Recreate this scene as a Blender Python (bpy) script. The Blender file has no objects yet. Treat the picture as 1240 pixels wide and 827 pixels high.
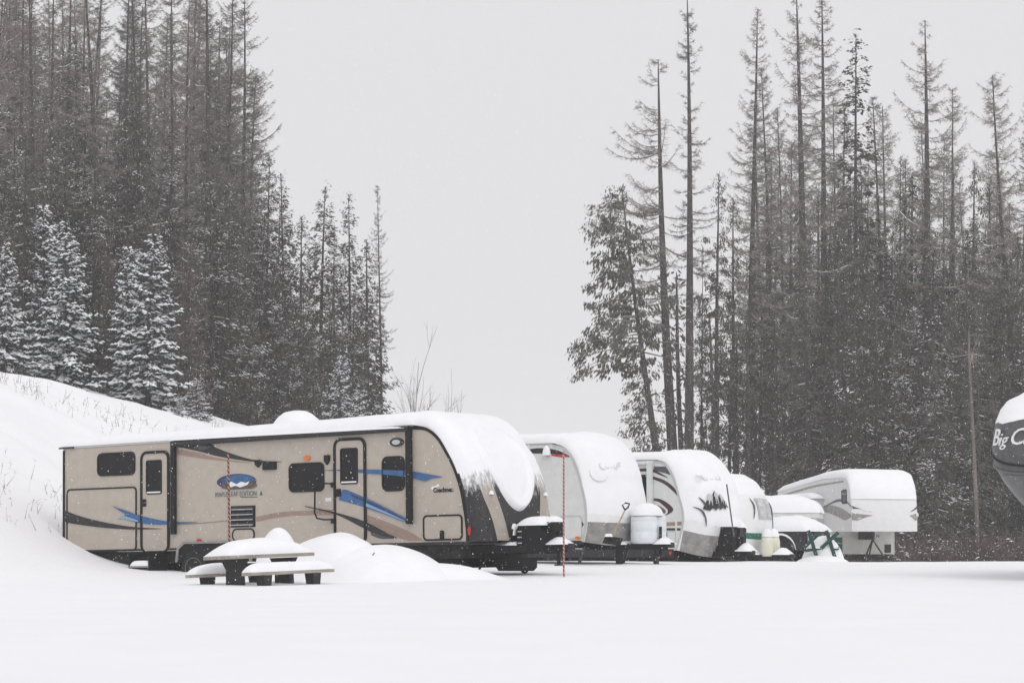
import bpy, bmesh, math, random
import numpy as np
from mathutils import Vector, Matrix

R = math.radians
scene = bpy.context.scene
COL = scene.collection
random.seed(11)
RNG = np.random.default_rng(11)

# ------------------------------------------------------------------ camera
FPX = 3200.0                      # focal length in pixels of the 1240 px wide photograph
CAM_Z = 0.5
PITCH = math.atan(252.5 / FPX)
cam_d = bpy.data.cameras.new("camera")
cam = bpy.data.objects.new("camera", cam_d)
COL.objects.link(cam)
cam.location = (0, 0, CAM_Z)
cam.rotation_euler = (R(90) + PITCH, 0, 0)
cam_d.sensor_fit = 'HORIZONTAL'
cam_d.sensor_width = 36.0
cam_d.lens = FPX / 1240.0 * 36.0
cam_d.clip_start = 0.1
cam_d.clip_end = 4000
scene.camera = cam

# ------------------------------------------------------------------ sky and sun: heavy overcast
SUN_EL, SUN_AZ = R(42), R(160)     # azimuth clockwise from +Y: behind the camera
world = bpy.data.worlds.new("World")
scene.world = world
world.use_nodes = True
wn, wl = world.node_tree.nodes, world.node_tree.links
wn.clear()
w_out = wn.new('ShaderNodeOutputWorld')
w_bg = wn.new('ShaderNodeBackground')
w_bg.inputs['Strength'].default_value = 0.1
sky = wn.new('ShaderNodeTexSky')
sky.sky_type = 'NISHITA'
sky.sun_disc = False
sky.sun_elevation = SUN_EL
sky.sun_rotation = SUN_AZ
sky.dust_density = 4.0
hs = wn.new('ShaderNodeHueSaturation')
hs.inputs['Saturation'].default_value = 0.10
wl.new(sky.outputs['Color'], hs.inputs['Color'])
tc = wn.new('ShaderNodeTexCoord')
sep = wn.new('ShaderNodeSeparateXYZ')
wl.new(tc.outputs['Generated'], sep.inputs[0])
mr = wn.new('ShaderNodeMapRange')          # cloud deck: a little brighter towards the zenith
mr.inputs['From Min'].default_value = 0.0
mr.inputs['From Max'].default_value = 1.0
mr.inputs['To Min'].default_value = 7.75
mr.inputs['To Max'].default_value = 9.9
wl.new(sep.outputs['Z'], mr.inputs['Value'])
cmb = wn.new('ShaderNodeVectorMath'); cmb.operation = 'SCALE'
cmb.inputs[0].default_value = (0.992, 0.985, 1.0)
wl.new(mr.outputs[0], cmb.inputs['Scale'])
mx = wn.new('ShaderNodeMix'); mx.data_type = 'RGBA'
mx.inputs['Factor'].default_value = 0.85
wl.new(hs.outputs['Color'], mx.inputs['A'])
wl.new(cmb.outputs[0], mx.inputs['B'])
wl.new(mx.outputs['Result'], w_bg.inputs['Color'])
wl.new(w_bg.outputs[0], w_out.inputs['Surface'])

sun_d = bpy.data.lights.new("sun", 'SUN')
sun_d.energy = 0.85
sun_d.angle = R(50)
sun_d.color = (1.0, 0.985, 0.96)
sun = bpy.data.objects.new("sun", sun_d)
COL.objects.link(sun)
sdir = Vector((math.sin(SUN_AZ) * math.cos(SUN_EL), math.cos(SUN_AZ) * math.cos(SUN_EL), math.sin(SUN_EL)))
sun.rotation_euler = sdir.to_track_quat('Z', 'Y').to_euler()

scene.view_settings.view_transform = 'Standard'
scene.view_settings.look = 'None'
scene.view_settings.gamma = 1.0
scene.view_settings.use_curve_mapping = False
scene.view_settings.exposure = 0.0
scene.render.engine = 'CYCLES'
scene.cycles.max_bounces = 6
scene.cycles.diffuse_bounces = 3
scene.cycles.glossy_bounces = 2
scene.cycles.volume_bounces = 1
scene.cycles.sample_clamp_indirect = 8.0
scene.cycles.transparent_max_bounces = 6
scene.cycles.use_denoising = True
scene.cycles.denoiser = 'OPENIMAGEDENOISE'
scene.cycles.denoising_input_passes = 'RGB_ALBEDO_NORMAL'
scene.cycles.denoising_prefilter = 'ACCURATE'

# ------------------------------------------------------------------ materials
M = {}
def mat(name, col, rough=0.5, metal=0.0, noise=0.0, nscale=8.0, bump=0.0, bscale=30.0, stretch=(1, 1, 1), spec=0.5, col2=None, objvar=0.0):
    m = bpy.data.materials.new(name)
    m.use_nodes = True
    nt = m.node_tree
    b = nt.nodes['Principled BSDF']
    b.inputs['Base Color'].default_value = (*col, 1)
    b.inputs['Roughness'].default_value = rough
    b.inputs['Metallic'].default_value = metal
    b.inputs['Specular IOR Level'].default_value = spec
    if noise or bump:
        t = nt.nodes.new('ShaderNodeTexCoord')
        mp = nt.nodes.new('ShaderNodeMapping')
        mp.inputs['Scale'].default_value = stretch
        nt.links.new(t.outputs['Object'], mp.inputs[0])
    if noise:
        n = nt.nodes.new('ShaderNodeTexNoise')
        n.inputs['Scale'].default_value = nscale
        n.inputs['Detail'].default_value = 6
        nt.links.new(mp.outputs[0], n.inputs['Vector'])
        cr = nt.nodes.new('ShaderNodeValToRGB')
        cr.color_ramp.elements[0].position = 0.3
        cr.color_ramp.elements[1].position = 0.7
        c2 = col2 or tuple(min(1, c * (1 + noise)) for c in col)
        cr.color_ramp.elements[0].color = (*[c * (1 - noise) for c in col], 1)
        cr.color_ramp.elements[1].color = (*c2, 1)
        nt.links.new(n.outputs['Fac'], cr.inputs[0])
        if objvar:
            oi = nt.nodes.new('ShaderNodeObjectInfo'); om = nt.nodes.new('ShaderNodeMapRange')
            om.inputs['To Min'].default_value = 1-objvar; om.inputs['To Max'].default_value = 1+objvar
            nt.links.new(oi.outputs['Random'], om.inputs['Value'])
            sc_ = nt.nodes.new('ShaderNodeVectorMath'); sc_.operation = 'SCALE'
            nt.links.new(cr.outputs[0], sc_.inputs[0]); nt.links.new(om.outputs[0], sc_.inputs['Scale'])
            nt.links.new(sc_.outputs[0], b.inputs['Base Color'])
        else:
            nt.links.new(cr.outputs[0], b.inputs['Base Color'])
    if bump:
        n2 = nt.nodes.new('ShaderNodeTexNoise')
        n2.inputs['Scale'].default_value = bscale
        n2.inputs['Detail'].default_value = 5
        nt.links.new(mp.outputs[0], n2.inputs['Vector'])
        bp = nt.nodes.new('ShaderNodeBump')
        bp.inputs['Strength'].default_value = bump
        bp.inputs['Distance'].default_value = 0.05
        nt.links.new(n2.outputs['Fac'], bp.inputs['Height'])
        nt.links.new(bp.outputs[0], b.inputs['Normal'])
    M[name] = m
    return m

mat('snow', (0.86, 0.86, 0.885), 0.9, noise=0.02, nscale=3, bump=0.25, bscale=9, spec=0.2)
mat('ground_snow', (0.86, 0.86, 0.885), 0.9, noise=0.012, nscale=0.7, bump=0.35, bscale=2.2, spec=0.2)
mat('flake', (0.9, 0.9, 0.92), 0.9, spec=0.2)
mat('beige', (0.445, 0.392, 0.338), 0.45, noise=0.06, nscale=5, bump=0.03, bscale=120)
mat('beige_cap', (0.38, 0.335, 0.29), 0.35, noise=0.08, nscale=6)
mat('charcoal', (0.030, 0.028, 0.030), 0.45, noise=0.35, nscale=18, spec=0.3)
mat('dark_grey', (0.075, 0.072, 0.075), 0.4, noise=0.3, nscale=14)
mat('black', (0.010, 0.010, 0.011), 0.55, noise=0.3, nscale=20, spec=0.25)
mat('belly', (0.022, 0.020, 0.020), 0.85, noise=0.7, nscale=9, bump=0.4, bscale=20)
mat('glass', (0.010, 0.010, 0.012), 0.10, noise=0.3, nscale=3, spec=0.2)
mat('blue', (0.03, 0.11, 0.27), 0.35, noise=0.3, nscale=7)
mat('blue_light', (0.22, 0.36, 0.52), 0.35)
mat('navy', (0.02, 0.025, 0.11), 0.35)
mat('tan', (0.30, 0.215, 0.17), 0.45, noise=0.1, nscale=7)
mat('white_gel', (0.78, 0.785, 0.785), 0.35, noise=0.04, nscale=4)
mat('white_panel', (0.66, 0.67, 0.66), 0.4, noise=0.05, nscale=5)
mat('frosted_gel', (0.74, 0.74, 0.745), 0.7, noise=0.03, nscale=5)
mat('cream', (0.62, 0.61, 0.57), 0.4, noise=0.05, nscale=5)
mat('grey_gel', (0.27, 0.26, 0.25), 0.45, noise=0.25, nscale=6)
mat('light_grey', (0.5, 0.5, 0.5), 0.45, noise=0.06, nscale=6)
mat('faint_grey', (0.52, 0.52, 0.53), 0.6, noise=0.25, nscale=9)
mat('maroon', (0.055, 0.02, 0.025), 0.4, noise=0.3, nscale=9)
mat('brown_grey', (0.14, 0.10, 0.09), 0.45, noise=0.2, nscale=9)
mat('red', (0.45, 0.03, 0.02), 0.35)
mat('amber', (0.65, 0.17, 0.015), 0.3)
mat('teal', (0.01, 0.16, 0.11), 0.4, noise=0.2, nscale=9)
mat('steel', (0.35, 0.35, 0.36), 0.35, metal=0.8, noise=0.15, nscale=12)
mat('rust', (0.22, 0.12, 0.07), 0.8, noise=0.4, nscale=15)
mat('rubber', (0.014, 0.014, 0.015), 0.85, noise=0.3, nscale=25)
mat('tank_white', (0.72, 0.75, 0.78), 0.35, noise=0.04, nscale=6)
mat('tank_cream', (0.68, 0.68, 0.56), 0.4, noise=0.06, nscale=6)
mat('table_wood', (0.33, 0.30, 0.26), 0.8, noise=0.2, nscale=14, stretch=(0.25, 1, 1), bump=0.2, bscale=40)
mat('table_dark', (0.02, 0.019, 0.02), 0.8, noise=0.4, nscale=18)
mat('green_paint', (0.008, 0.055, 0.042), 0.55, noise=0.35, nscale=12)
mat('shed_wall', (0.17, 0.065, 0.05), 0.8, noise=0.3, nscale=12)
mat('handle_wood', (0.40, 0.30, 0.2), 0.7, noise=0.15, nscale=20)
mat('emblem_dark', (0.10, 0.075, 0.06), 0.6, noise=0.6, nscale=30)
mat('emblem_green', (0.0, 0.13, 0.07), 0.5)
mat('big_grey', (0.13, 0.13, 0.134), 0.4, noise=0.12, nscale=5)
mat('big_dark', (0.085, 0.082, 0.085), 0.4, noise=0.25, nscale=9)
mat('bark', (0.062, 0.052, 0.05), 0.95, noise=0.45, nscale=5, stretch=(1, 1, 0.25))
mat('bark_pale', (0.15, 0.125, 0.115), 0.95, noise=0.35, nscale=4, stretch=(1, 1, 0.3))
mat('twig', (0.19, 0.162, 0.154), 0.95, noise=0.25, nscale=1.2, objvar=0.5)
mat('twig_red', (0.135, 0.10, 0.092), 0.95, noise=0.25, nscale=1.5)
mat('needle', (0.040, 0.038, 0.031), 0.9, noise=0.5, nscale=0.7, col2=(0.105, 0.096, 0.078), objvar=0.5)
mat('needle_cedar', (0.042, 0.041, 0.032), 0.9, noise=0.45, nscale=0.7, col2=(0.105, 0.098, 0.075), objvar=0.5)
mat('needle_spruce', (0.032, 0.045, 0.038), 0.9, noise=0.4, nscale=1.6, col2=(0.07, 0.085, 0.072))
mat('dry_stem', (0.11, 0.085, 0.07), 0.95, noise=0.3, nscale=4)
mat('brush', (0.10, 0.07, 0.058), 0.95, noise=0.4, nscale=0.8)

def stripe_mat(name, c1, c2, period, skew):
    m = bpy.data.materials.new(name); m.use_nodes = True
    nt = m.node_tree; b = nt.nodes['Principled BSDF']; b.inputs['Roughness'].default_value = 0.5
    t = nt.nodes.new('ShaderNodeTexCoord'); s = nt.nodes.new('ShaderNodeSeparateXYZ')
    nt.links.new(t.outputs['Object'], s.inputs[0])
    a = nt.nodes.new('ShaderNodeMath'); a.operation = 'MULTIPLY_ADD'; a.inputs[1].default_value = skew
    nt.links.new(s.outputs['X'], a.inputs[0]); nt.links.new(s.outputs['Z'], a.inputs[2])
    d = nt.nodes.new('ShaderNodeMath'); d.operation = 'DIVIDE'; d.inputs[1].default_value = period
    nt.links.new(a.outputs[0], d.inputs[0])
    f = nt.nodes.new('ShaderNodeMath'); f.operation = 'FRACT'
    nt.links.new(d.outputs[0], f.inputs[0])
    g = nt.nodes.new('ShaderNodeMath'); g.operation = 'GREATER_THAN'; g.inputs[1].default_value = 0.5
    nt.links.new(f.outputs[0], g.inputs[0])
    x = nt.nodes.new('ShaderNodeMix'); x.data_type = 'RGBA'
    x.inputs['A'].default_value = (*c1, 1); x.inputs['B'].default_value = (*c2, 1)
    nt.links.new(g.outputs[0], x.inputs['Factor']); nt.links.new(x.outputs['Result'], b.inputs['Base Color'])
    M[name] = m
stripe_mat('pole_red', (0.30, 0.02, 0.02), (0.42, 0.30, 0.29), 0.075, 1.0)
stripe_mat('pole_dark', (0.02, 0.015, 0.015), (0.42, 0.20, 0.13), 0.085, 1.2)

# ------------------------------------------------------------------ mesh helpers
def tag(o, label=None, cat=None, group=None, kind=None):
    if label: o['label'] = label
    if cat: o['category'] = cat
    if group: o['group'] = group
    if kind: o['kind'] = kind
    return o

def empty(name, loc=(0, 0, 0), rot=(0, 0, 0)):
    o = bpy.data.objects.new(name, None)
    o.empty_display_size = 0.3
    COL.objects.link(o)
    o.location = loc; o.rotation_euler = rot
    return o

class MB:
    def __init__(s): s.v = []; s.f = []; s.m = []
    def add(s, vs, fs, m=0):
        o = len(s.v); s.v += [tuple(map(float, p)) for p in vs]
        for f in fs: s.f.append([o + i for i in f]); s.m.append(m)
        return s
    def box(s, x0, x1, y0, y1, z0, z1, m=0):
        return s.add([(x0,y0,z0),(x1,y0,z0),(x1,y1,z0),(x0,y1,z0),(x0,y0,z1),(x1,y0,z1),(x1,y1,z1),(x0,y1,z1)],
              [(0,3,2,1),(4,5,6,7),(0,1,5,4),(1,2,6,5),(2,3,7,6),(3,0,4,7)], m)
    def prism(s, poly, y0, y1, m=0):
        n = len(poly)
        return s.add([(x, y0, z) for x, z in poly] + [(x, y1, z) for x, z in poly],
              [list(range(n)), list(range(2*n-1, n-1, -1))] + [(i, n+i, n+(i+1) % n, (i+1) % n) for i in range(n)], m)
    def ring(s, outer, inner, y0, y1, m=0):
        n = len(outer)
        vs = [(x,y0,z) for x,z in outer]+[(x,y0,z) for x,z in inner]+[(x,y1,z) for x,z in outer]+[(x,y1,z) for x,z in inner]
        fs = []
        for i in range(n):
            j = (i+1) % n
            fs += [(i,j,n+j,n+i),(2*n+i,3*n+i,3*n+j,2*n+j),(i,2*n+i,2*n+j,j),(n+i,n+j,3*n+j,3*n+i)]
        return s.add(vs, fs, m)
    def tube(s, pts, r, n=8, m=0, caps=True):
        P = [Vector(p) for p in pts]; k = len(P)
        rr = r if hasattr(r, '__len__') else [r]*k
        vs = []
        for i, p in enumerate(P):
            d = (P[min(i+1,k-1)] - P[max(i-1,0)]).normalized()
            a = d.cross(Vector((0,0,1)) if abs(d.z) < 0.9 else Vector((1,0,0))).normalized(); b = d.cross(a)
            vs += [p + (a*math.cos(2*math.pi*j/n) + b*math.sin(2*math.pi*j/n))*rr[i] for j in range(n)]
        fs = [(i*n+j, i*n+(j+1) % n, (i+1)*n+(j+1) % n, (i+1)*n+j) for i in range(k-1) for j in range(n)]
        if caps: fs += [list(range(n-1,-1,-1)), [(k-1)*n+j for j in range(n)]]
        return s.add(vs, fs, m)
    def grid(s, P, m=0, close=False):
        P = np.asarray(P); a, b = P.shape[:2]
        fs = [(i*b+j, i*b+(j+1) % b, (i+1)*b+(j+1) % b, (i+1)*b+j) for i in range(a-1) for j in range(b if close else b-1)]
        return s.add(P.reshape(-1,3), fs, m)
    def lathe(s, prof, c=(0,0,0), n=16, axis='z', m=0):
        vs = []
        for r, h in prof:
            for j in range(n):
                t = 2*math.pi*j/n
                if axis == 'z': vs.append((c[0]+r*math.cos(t), c[1]+r*math.sin(t), c[2]+h))
                else: vs.append((c[0]+r*math.cos(t), c[1]+h, c[2]+r*math.sin(t)))
        k = len(prof)
        fs = [(i*n+j, i*n+(j+1) % n, (i+1)*n+(j+1) % n, (i+1)*n+j) for i in range(k-1) for j in range(n)]
        fs += [list(range(n)), [(k-1)*n+j for j in range(n)]]
        return s.add(vs, fs, m)
    def build(s, name, mats, parent=None, smooth=False, loc=None, rot=None):
        me = bpy.data.meshes.new(name)
        me.from_pydata(s.v, [], s.f)
        bm = bmesh.new(); bm.from_mesh(me)
        bmesh.ops.recalc_face_normals(bm, faces=bm.faces)
        bm.to_mesh(me); bm.free()
        if isinstance(mats, str): mats = [mats]
        for k in mats: me.materials.append(M[k])
        me.polygons.foreach_set('material_index', s.m)
        if smooth: me.polygons.foreach_set('use_smooth', [True]*len(me.polygons))
        me.update()
        o = bpy.data.objects.new(name, me)
        COL.objects.link(o)
        o.parent = parent
        if loc is not None: o.location = loc
        if rot is not None: o.rotation_euler = rot
        return o

def rrect(x0, z0, x1, z1, r, n=4):
    pts = []
    for cx, cz, a0 in ((x1-r,z0+r,-90),(x1-r,z1-r,0),(x0+r,z1-r,90),(x0+r,z0+r,180)):
        for i in range(n+1):
            a = R(a0+90*i/n); pts.append((cx+r*math.cos(a), cz+r*math.sin(a)))
    return pts

def catmull(pts, n=6):
    P = [np.array(p, float) for p in pts]
    P = [2*P[0]-P[1]] + P + [2*P[-1]-P[-2]]
    out = []
    for i in range(1, len(P)-2):
        for k in range(n):
            t = k/n; a, b, c, d = P[i-1], P[i], P[i+1], P[i+2]
            out.append(0.5*((2*b)+(-a+c)*t+(2*a-5*b+4*c-d)*t*t+(-a+3*b-3*c+d)*t**3))
    out.append(P[-2])
    return [tuple(p) for p in out]

def swoosh(top, bot, n=5):
    """closed outline of a painted stripe from its upper and lower edge"""
    a = catmull(top, n); b = catmull(bot, n)
    return a + b[::-1]

def decal(poly, material, parent, name='painted_stripe', y=0.0, th=0.004):
    return MB().prism(poly, y-th, y).build(name, material, parent)

def text(body, size, parent, loc, rot, material, name='lettering', shear=0.0, ext=0.003, xs=1.0, off=0.0):
    c = bpy.data.curves.new(name, 'FONT')
    c.body = body; c.size = size; c.extrude = ext; c.shear = shear; c.offset = off
    c.align_x = 'CENTER'; c.align_y = 'CENTER'; c.resolution_u = 3
    tmp = bpy.data.objects.new('tmp', c); COL.objects.link(tmp)
    me = bpy.data.meshes.new_from_object(tmp.evaluated_get(bpy.context.evaluated_depsgraph_get()))
    bpy.data.objects.remove(tmp); bpy.data.curves.remove(c)
    o = bpy.data.objects.new(name, me)
    COL.objects.link(o)
    me.materials.clear(); me.materials.append(M[material])
    o.parent = parent; o.location = loc; o.rotation_euler = rot; o.scale = (xs, 1, 1)
    return o

def vnoise(seed):
    r = np.random.default_rng(seed)
    k = r.normal(size=(10, 2)); ph = r.uniform(0, 6.28, 10)
    def f(x, y, sc=1.0):
        x = np.asarray(x, float); y = np.asarray(y, float)
        v = 0
        for i in range(10):
            v = v + np.sin((k[i, 0]*x + k[i, 1]*y)*sc + ph[i])
        return v/4.5
    return f
N1, N2, N3 = vnoise(1), vnoise(2), vnoise(3)

# ------------------------------------------------------------------ ground: snow-covered lot and hillside
GY = [-60, 0, 10, 18, 30, 40, 47, 50, 56, 60, 66, 72, 80, 95, 130, 200, 1600]
GZ = [-1.3, -0.95, -0.58, -0.42, -0.29, -0.20, -0.125, 0.0, 0.07, 0.19, 0.235, 0.20, 0.05, -0.10, -0.20, -0.30, -0.30]
TY = [-60, 0, 30, 47, 57, 75, 100, 130, 200, 1600]
TX = [-30, -16, -10.8, -9.6, -9.1, -5.2, -1.0, 3.0, 2.0, -40]
def ground(X, Y):
    X = np.asarray(X, float); Y = np.asarray(Y, float)
    z = sum(np.interp(Y+d, GY, GZ) for d in (-3, -1.5, 0, 1.5, 3))/5
    toe = sum(np.interp(Y+d, TY, TX) for d in (-6, -3, 0, 3, 6))/5
    s = toe - X
    s = 0.7*np.logaddexp(0, s/0.7)
    z = z + 8.0*(1-np.exp(-s/9.0)) + 0.12*np.maximum(0, s-15)
    near = np.clip((Y-8)/20, 0, 1)*np.clip((240-Y)/100, 0, 1)
    z = z + near*(0.055*N1(X, Y*0.6, 0.35) + 0.020*N2(X, Y*0.7, 1.1) + 0.006*N3(X, Y*0.8, 3.1))
    bank = np.clip(s/3, 0, 1)*near
    z = z + bank*(0.15*N3(X, Y, 0.5) + 0.08*N1(X, Y, 1.7) + 0.03*N2(X, Y, 4.0))
    # shallow ploughed track across the far side of the lot
    z = z - 0.03*np.exp(-((Y-34-0.10*X)/2.2)**2)*np.clip((X-1)/4, 0, 1)
    return z
def gz(x, y): return float(ground(x, y))

xs = np.unique(np.concatenate([np.linspace(-800, -60, 20), np.linspace(-60, -16, 40), np.linspace(-16, 16, 150), np.linspace(16, 60, 40), np.linspace(60, 800, 20)]))
ys = np.unique(np.concatenate([np.linspace(-60, 5, 14), np.linspace(5, 40, 80), np.linspace(40, 80, 150), np.linspace(80, 160, 90), np.linspace(160, 1500, 40)]))
GX, GYY = np.meshgrid(xs, ys, indexing='ij')
gmb = MB()
gmb.grid(np.stack([GX, GYY, ground(GX, GYY)], -1))
tag(gmb.build('ground', 'ground_snow', smooth=True), 'deep smooth fresh snow covering the lot and hillside', None, None, 'structure')

S = lambda Y: FPX / Y
def px(u, Y): return (u - 620.0) * Y / FPX * 1.0
def pz(v, Y):
    t = math.atan((413.5 - v)/FPX) + PITCH
    return CAM_Z + Y*math.tan(t)

# ------------------------------------------------------------------ snow layers
def snow_sheet(B, N, T, name, parent, close_rim=True, material='snow'):
    top = B + N*T[..., None]
    mb = MB(); mb.grid(top)
    a, b = T.shape
    if close_rim:
        for row_t, row_b in ((top[0], B[0]), (top[-1], B[-1]), (top[:, 0], B[:, 0]), (top[:, -1], B[:, -1])):
            mb.grid(np.stack([row_t, row_b]))
    return mb.build(name, material, parent, smooth=True)

def snow_slab(x0, x1, y0, y1, z, th, parent, name='snow_cover', seed=0, nx=24, ny=14, p=6, q=0.42, over=0.0, crown=0.0):
    """a cushion of snow on a flat rectangle"""
    a = np.sin(np.linspace(-1, 1, nx)*math.pi/2); b = np.sin(np.linspace(-1, 1, ny)*math.pi/2)
    A, Bv = np.meshgrid(a, b, indexing='ij')
    X = (x0+x1)/2 + A*((x1-x0)/2+over); Y = (y0+y1)/2 + Bv*((y1-y0)/2+over)
    e = np.clip(1-np.abs(A)**p, 0, 1)**q*np.clip(1-np.abs(Bv)**p, 0, 1)**q
    nz = vnoise(seed+50)
    T = th*e*(1+0.10*nz(X, Y, 2.2)+0.05*nz(Y, X, 6)) + crown*e*(1-A**2)*(1-Bv**2)
    P = np.stack([X, Y, np.full_like(X, z)], -1)
    Nn = np.zeros_like(P); Nn[..., 2] = 1
    return snow_sheet(P, Nn, T, name, parent)

def snow_dome(c, rx, ry, h, parent, name='snow_cap', seed=0, n=20, k=8, pw=0.5):
    th = np.linspace(0, 2*math.pi, n, endpoint=False); r = np.sin(np.linspace(0, 1, k)*math.pi/2)
    nz = vnoise(seed+90)
    P = np.zeros((k, n, 3))
    for i in range(k):
        w = 1+0.06*nz(np.cos(th)*2, np.sin(th)*2)
        P[i, :, 0] = c[0]+rx*r[i]*np.cos(th)*w; P[i, :, 1] = c[1]+ry*r[i]*np.sin(th)*w
        P[i, :, 2] = c[2]+h*max(0, 1-r[i]**2)**pw*(1+0.07*nz(P[i, :, 0], P[i, :, 1], 3))
    P[0, :, :] = P[0].mean(0)
    return MB().grid(P, close=True).build(name, 'snow', parent, smooth=True)

# ------------------------------------------------------------------ trailers
class Shell:
    """travel trailer body. local x forward, y across (0 = side facing the lot), z up from the floor line"""
    def __init__(s, name, loc, yaw, pitch, edge, W, roof_rear, wall, cap, bulge, trim='black', roofmat='light_grey', capn=(26, 26), plan=2.4):
        s.root = empty(name, loc, (0, -pitch, yaw))
        s.W = W; s.bulge = bulge; s.plan = plan
        e = catmull(edge, 8)[::-1]                    # bottom -> roof
        s.E = np.array(e)
        seg = np.r_[0, np.cumsum(np.linalg.norm(np.diff(s.E, axis=0), axis=1))]
        s.U = seg/seg[-1]
        t = np.gradient(s.E, axis=0); t /= np.linalg.norm(t, axis=1)[:, None]
        s.Nn = np.stack([t[:, 1], -t[:, 0]], 1)
        s.xf, s.zf = edge[0]; s.zr = roof_rear
        poly = [(0, 0)] + [tuple(p) for p in s.E] + [(0, roof_rear)]
        MB().prism(poly, 0, 0.03).build('side_wall', wall, s.root)
        MB().prism(poly, W-0.03, W).build('side_wall', wall, s.root)
        MB().box(-0.02, 0.02, 0.032, W-0.032, 0.0, roof_rear-0.003).build('rear_wall', wall, s.root)
        MB().add([(-0.03,-0.02,roof_rear+.002),(s.xf,-0.02,s.zf+.002),(s.xf,W+.02,s.zf+.002),(-0.03,W+.02,roof_rear+.002),
                  (-0.03,-0.02,roof_rear+.045),(s.xf,-0.02,s.zf+.03),(s.xf,W+.02,s.zf+.03),(-0.03,W+.02,roof_rear+.045)],
                 [(0,3,2,1),(4,5,6,7),(0,1,5,4),(1,2,6,5),(2,3,7,6),(3,0,4,7)]).build('roof', roofmat, s.root)
        s.capobj = MB().grid(s.cap(*np.meshgrid(np.linspace(0, 1, capn[0]), np.linspace(-1, 1, capn[1]), indexing='ij'))).build('front_cap', cap, s.root, smooth=True)
        # moulding along the front edge of the near wall
        n = len(s.E)
        inner = s.E - s.Nn*0.055
        mb = MB()
        mb.grid(np.stack([np.c_[s.E[:, 0], np.full(n, -0.016), s.E[:, 1]], np.c_[inner[:, 0], np.full(n, -0.016), inner[:, 1]]]))
        mb.grid(np.stack([np.c_[s.E[:, 0], np.full(n, -0.016), s.E[:, 1]], np.c_[s.E[:, 0], np.full(n, 0.02), s.E[:, 1]]]))
        mb.grid(np.stack([np.c_[inner[:, 0], np.full(n, -0.016), inner[:, 1]], np.c_[inner[:, 0], np.full(n, 0.0), inner[:, 1]]]))
        mb.build('edge_moulding', trim, s.root)
    def edge_at(s, t):
        return np.interp(t, s.U, s.E[:, 0]), np.interp(t, s.U, s.E[:, 1]), np.interp(t, s.U, s.Nn[:, 0]), np.interp(t, s.U, s.Nn[:, 1])
    def cap(s, t, a, off=0.0):
        t = np.asarray(t, float); a = np.asarray(a, float)
        x, z, nx, nz = s.edge_at(t)
        b = s.bulge*np.clip((1-t)/0.45, 0, 1)**0.8*(1-np.abs(a)**s.plan) + off
        return np.stack([x+nx*b, s.W/2*(1+a), z+nz*b], -1)
    def capn(s, t, a):
        h = 1e-3
        du = s.cap(t+h, a)-s.cap(t-h, a); dv = s.cap(t, np.clip(a+h, -1, 1))-s.cap(t, np.clip(a-h, -1, 1))
        n = np.cross(dv, du); n /= np.linalg.norm(n, axis=-1)[..., None]+1e-9
        return n*np.sign((n[..., 0]+n[..., 2]*0.5))[..., None]
    def strip(s, name, material, t0, t1, left, right, nt=16, na=8, off=0.006):
        """painted or moulded band on the cap between two curves a(t)"""
        tt = np.linspace(t0, t1, nt)
        L = np.interp(tt, *zip(*left)); Rr = np.interp(tt, *zip(*right))
        w = np.linspace(0, 1, na)
        A = L[:, None]*(1-w)+Rr[:, None]*w; T = np.repeat(tt[:, None], na, 1)
        return MB().grid(s.cap(T, A, off)).build(name, material, s.root, smooth=True)
    def snow(s, th, tend, seed=0, capth=0.10, jag=0.05, side=7, th_rear=None):
        na = 40; nr = 44; nc = 40
        a = np.sin(np.linspace(-1, 1, na)*math.pi/2)
        edge = np.clip(1-np.abs(a)**side, 0, 1)**0.42
        nz = vnoise(seed+7); nz2 = vnoise(seed+8)
        rows, nor, tk = [], [], []
        for i, f in enumerate(np.linspace(0, 1, nr)):
            x = -0.06+(s.xf+0.06)*(math.sin((f-0.5)*math.pi)*0.5+0.5 if f < 0.5 else f)
            f = (x+0.06)/(s.xf+0.06)
            z = s.zr+(s.zf-s.zr)*max(0, x)/s.xf+0.044-0.014*f
            re = min(1, max(0, (x+0.06)/0.22))**0.45
            tt = th if th_rear is None else th_rear+(th-th_rear)*f
            rows.append(np.stack([np.full(na, x), s.W/2*(1+a)+0.03*a, np.full(na, z)], -1))
            nor.append(np.tile([0, 0, 1.0], (na, 1)))
            tk.append(tt*edge*re*(1+0.07*nz(x*1.1, a*3)+0.035*nz2(x*4, a*6)))
        te = tend(a) + jag*nz2(a*14, 0*a)*0.6 + jag*0.5*np.sin(a*47+seed)
        for r in np.linspace(0.02, 1, nc):
            t = 1-(1-te)*r
            P = s.cap(t, a); Nn = s.capn(t, a)
            up = np.array([0, 0, 1.0]); w = np.clip(1-r*2.5, 0, 1)
            Nn = Nn*(1-w)+up*w; Nn /= np.linalg.norm(Nn, axis=-1)[:, None]
            P[:, 2] += 0.03*max(0, 1-r*4)
            eb = edge*(1-min(1, r*3)) + np.clip(1-np.abs(a)**14, 0, 1)**0.5*min(1, r*3)
            k = (th*(1-min(1, r*1.5))**1.3+capth*(1-r**2)**1.1*min(1, r*1.5))
            rows.append(P); nor.append(Nn); tk.append(k*eb*(1+0.10*nz(a*4, t*6)+0.05*nz2(a*11, t*13))+0.003)
        return snow_sheet(np.array(rows), np.array(nor), np.array(tk), 'snow_cover', s.root)

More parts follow.
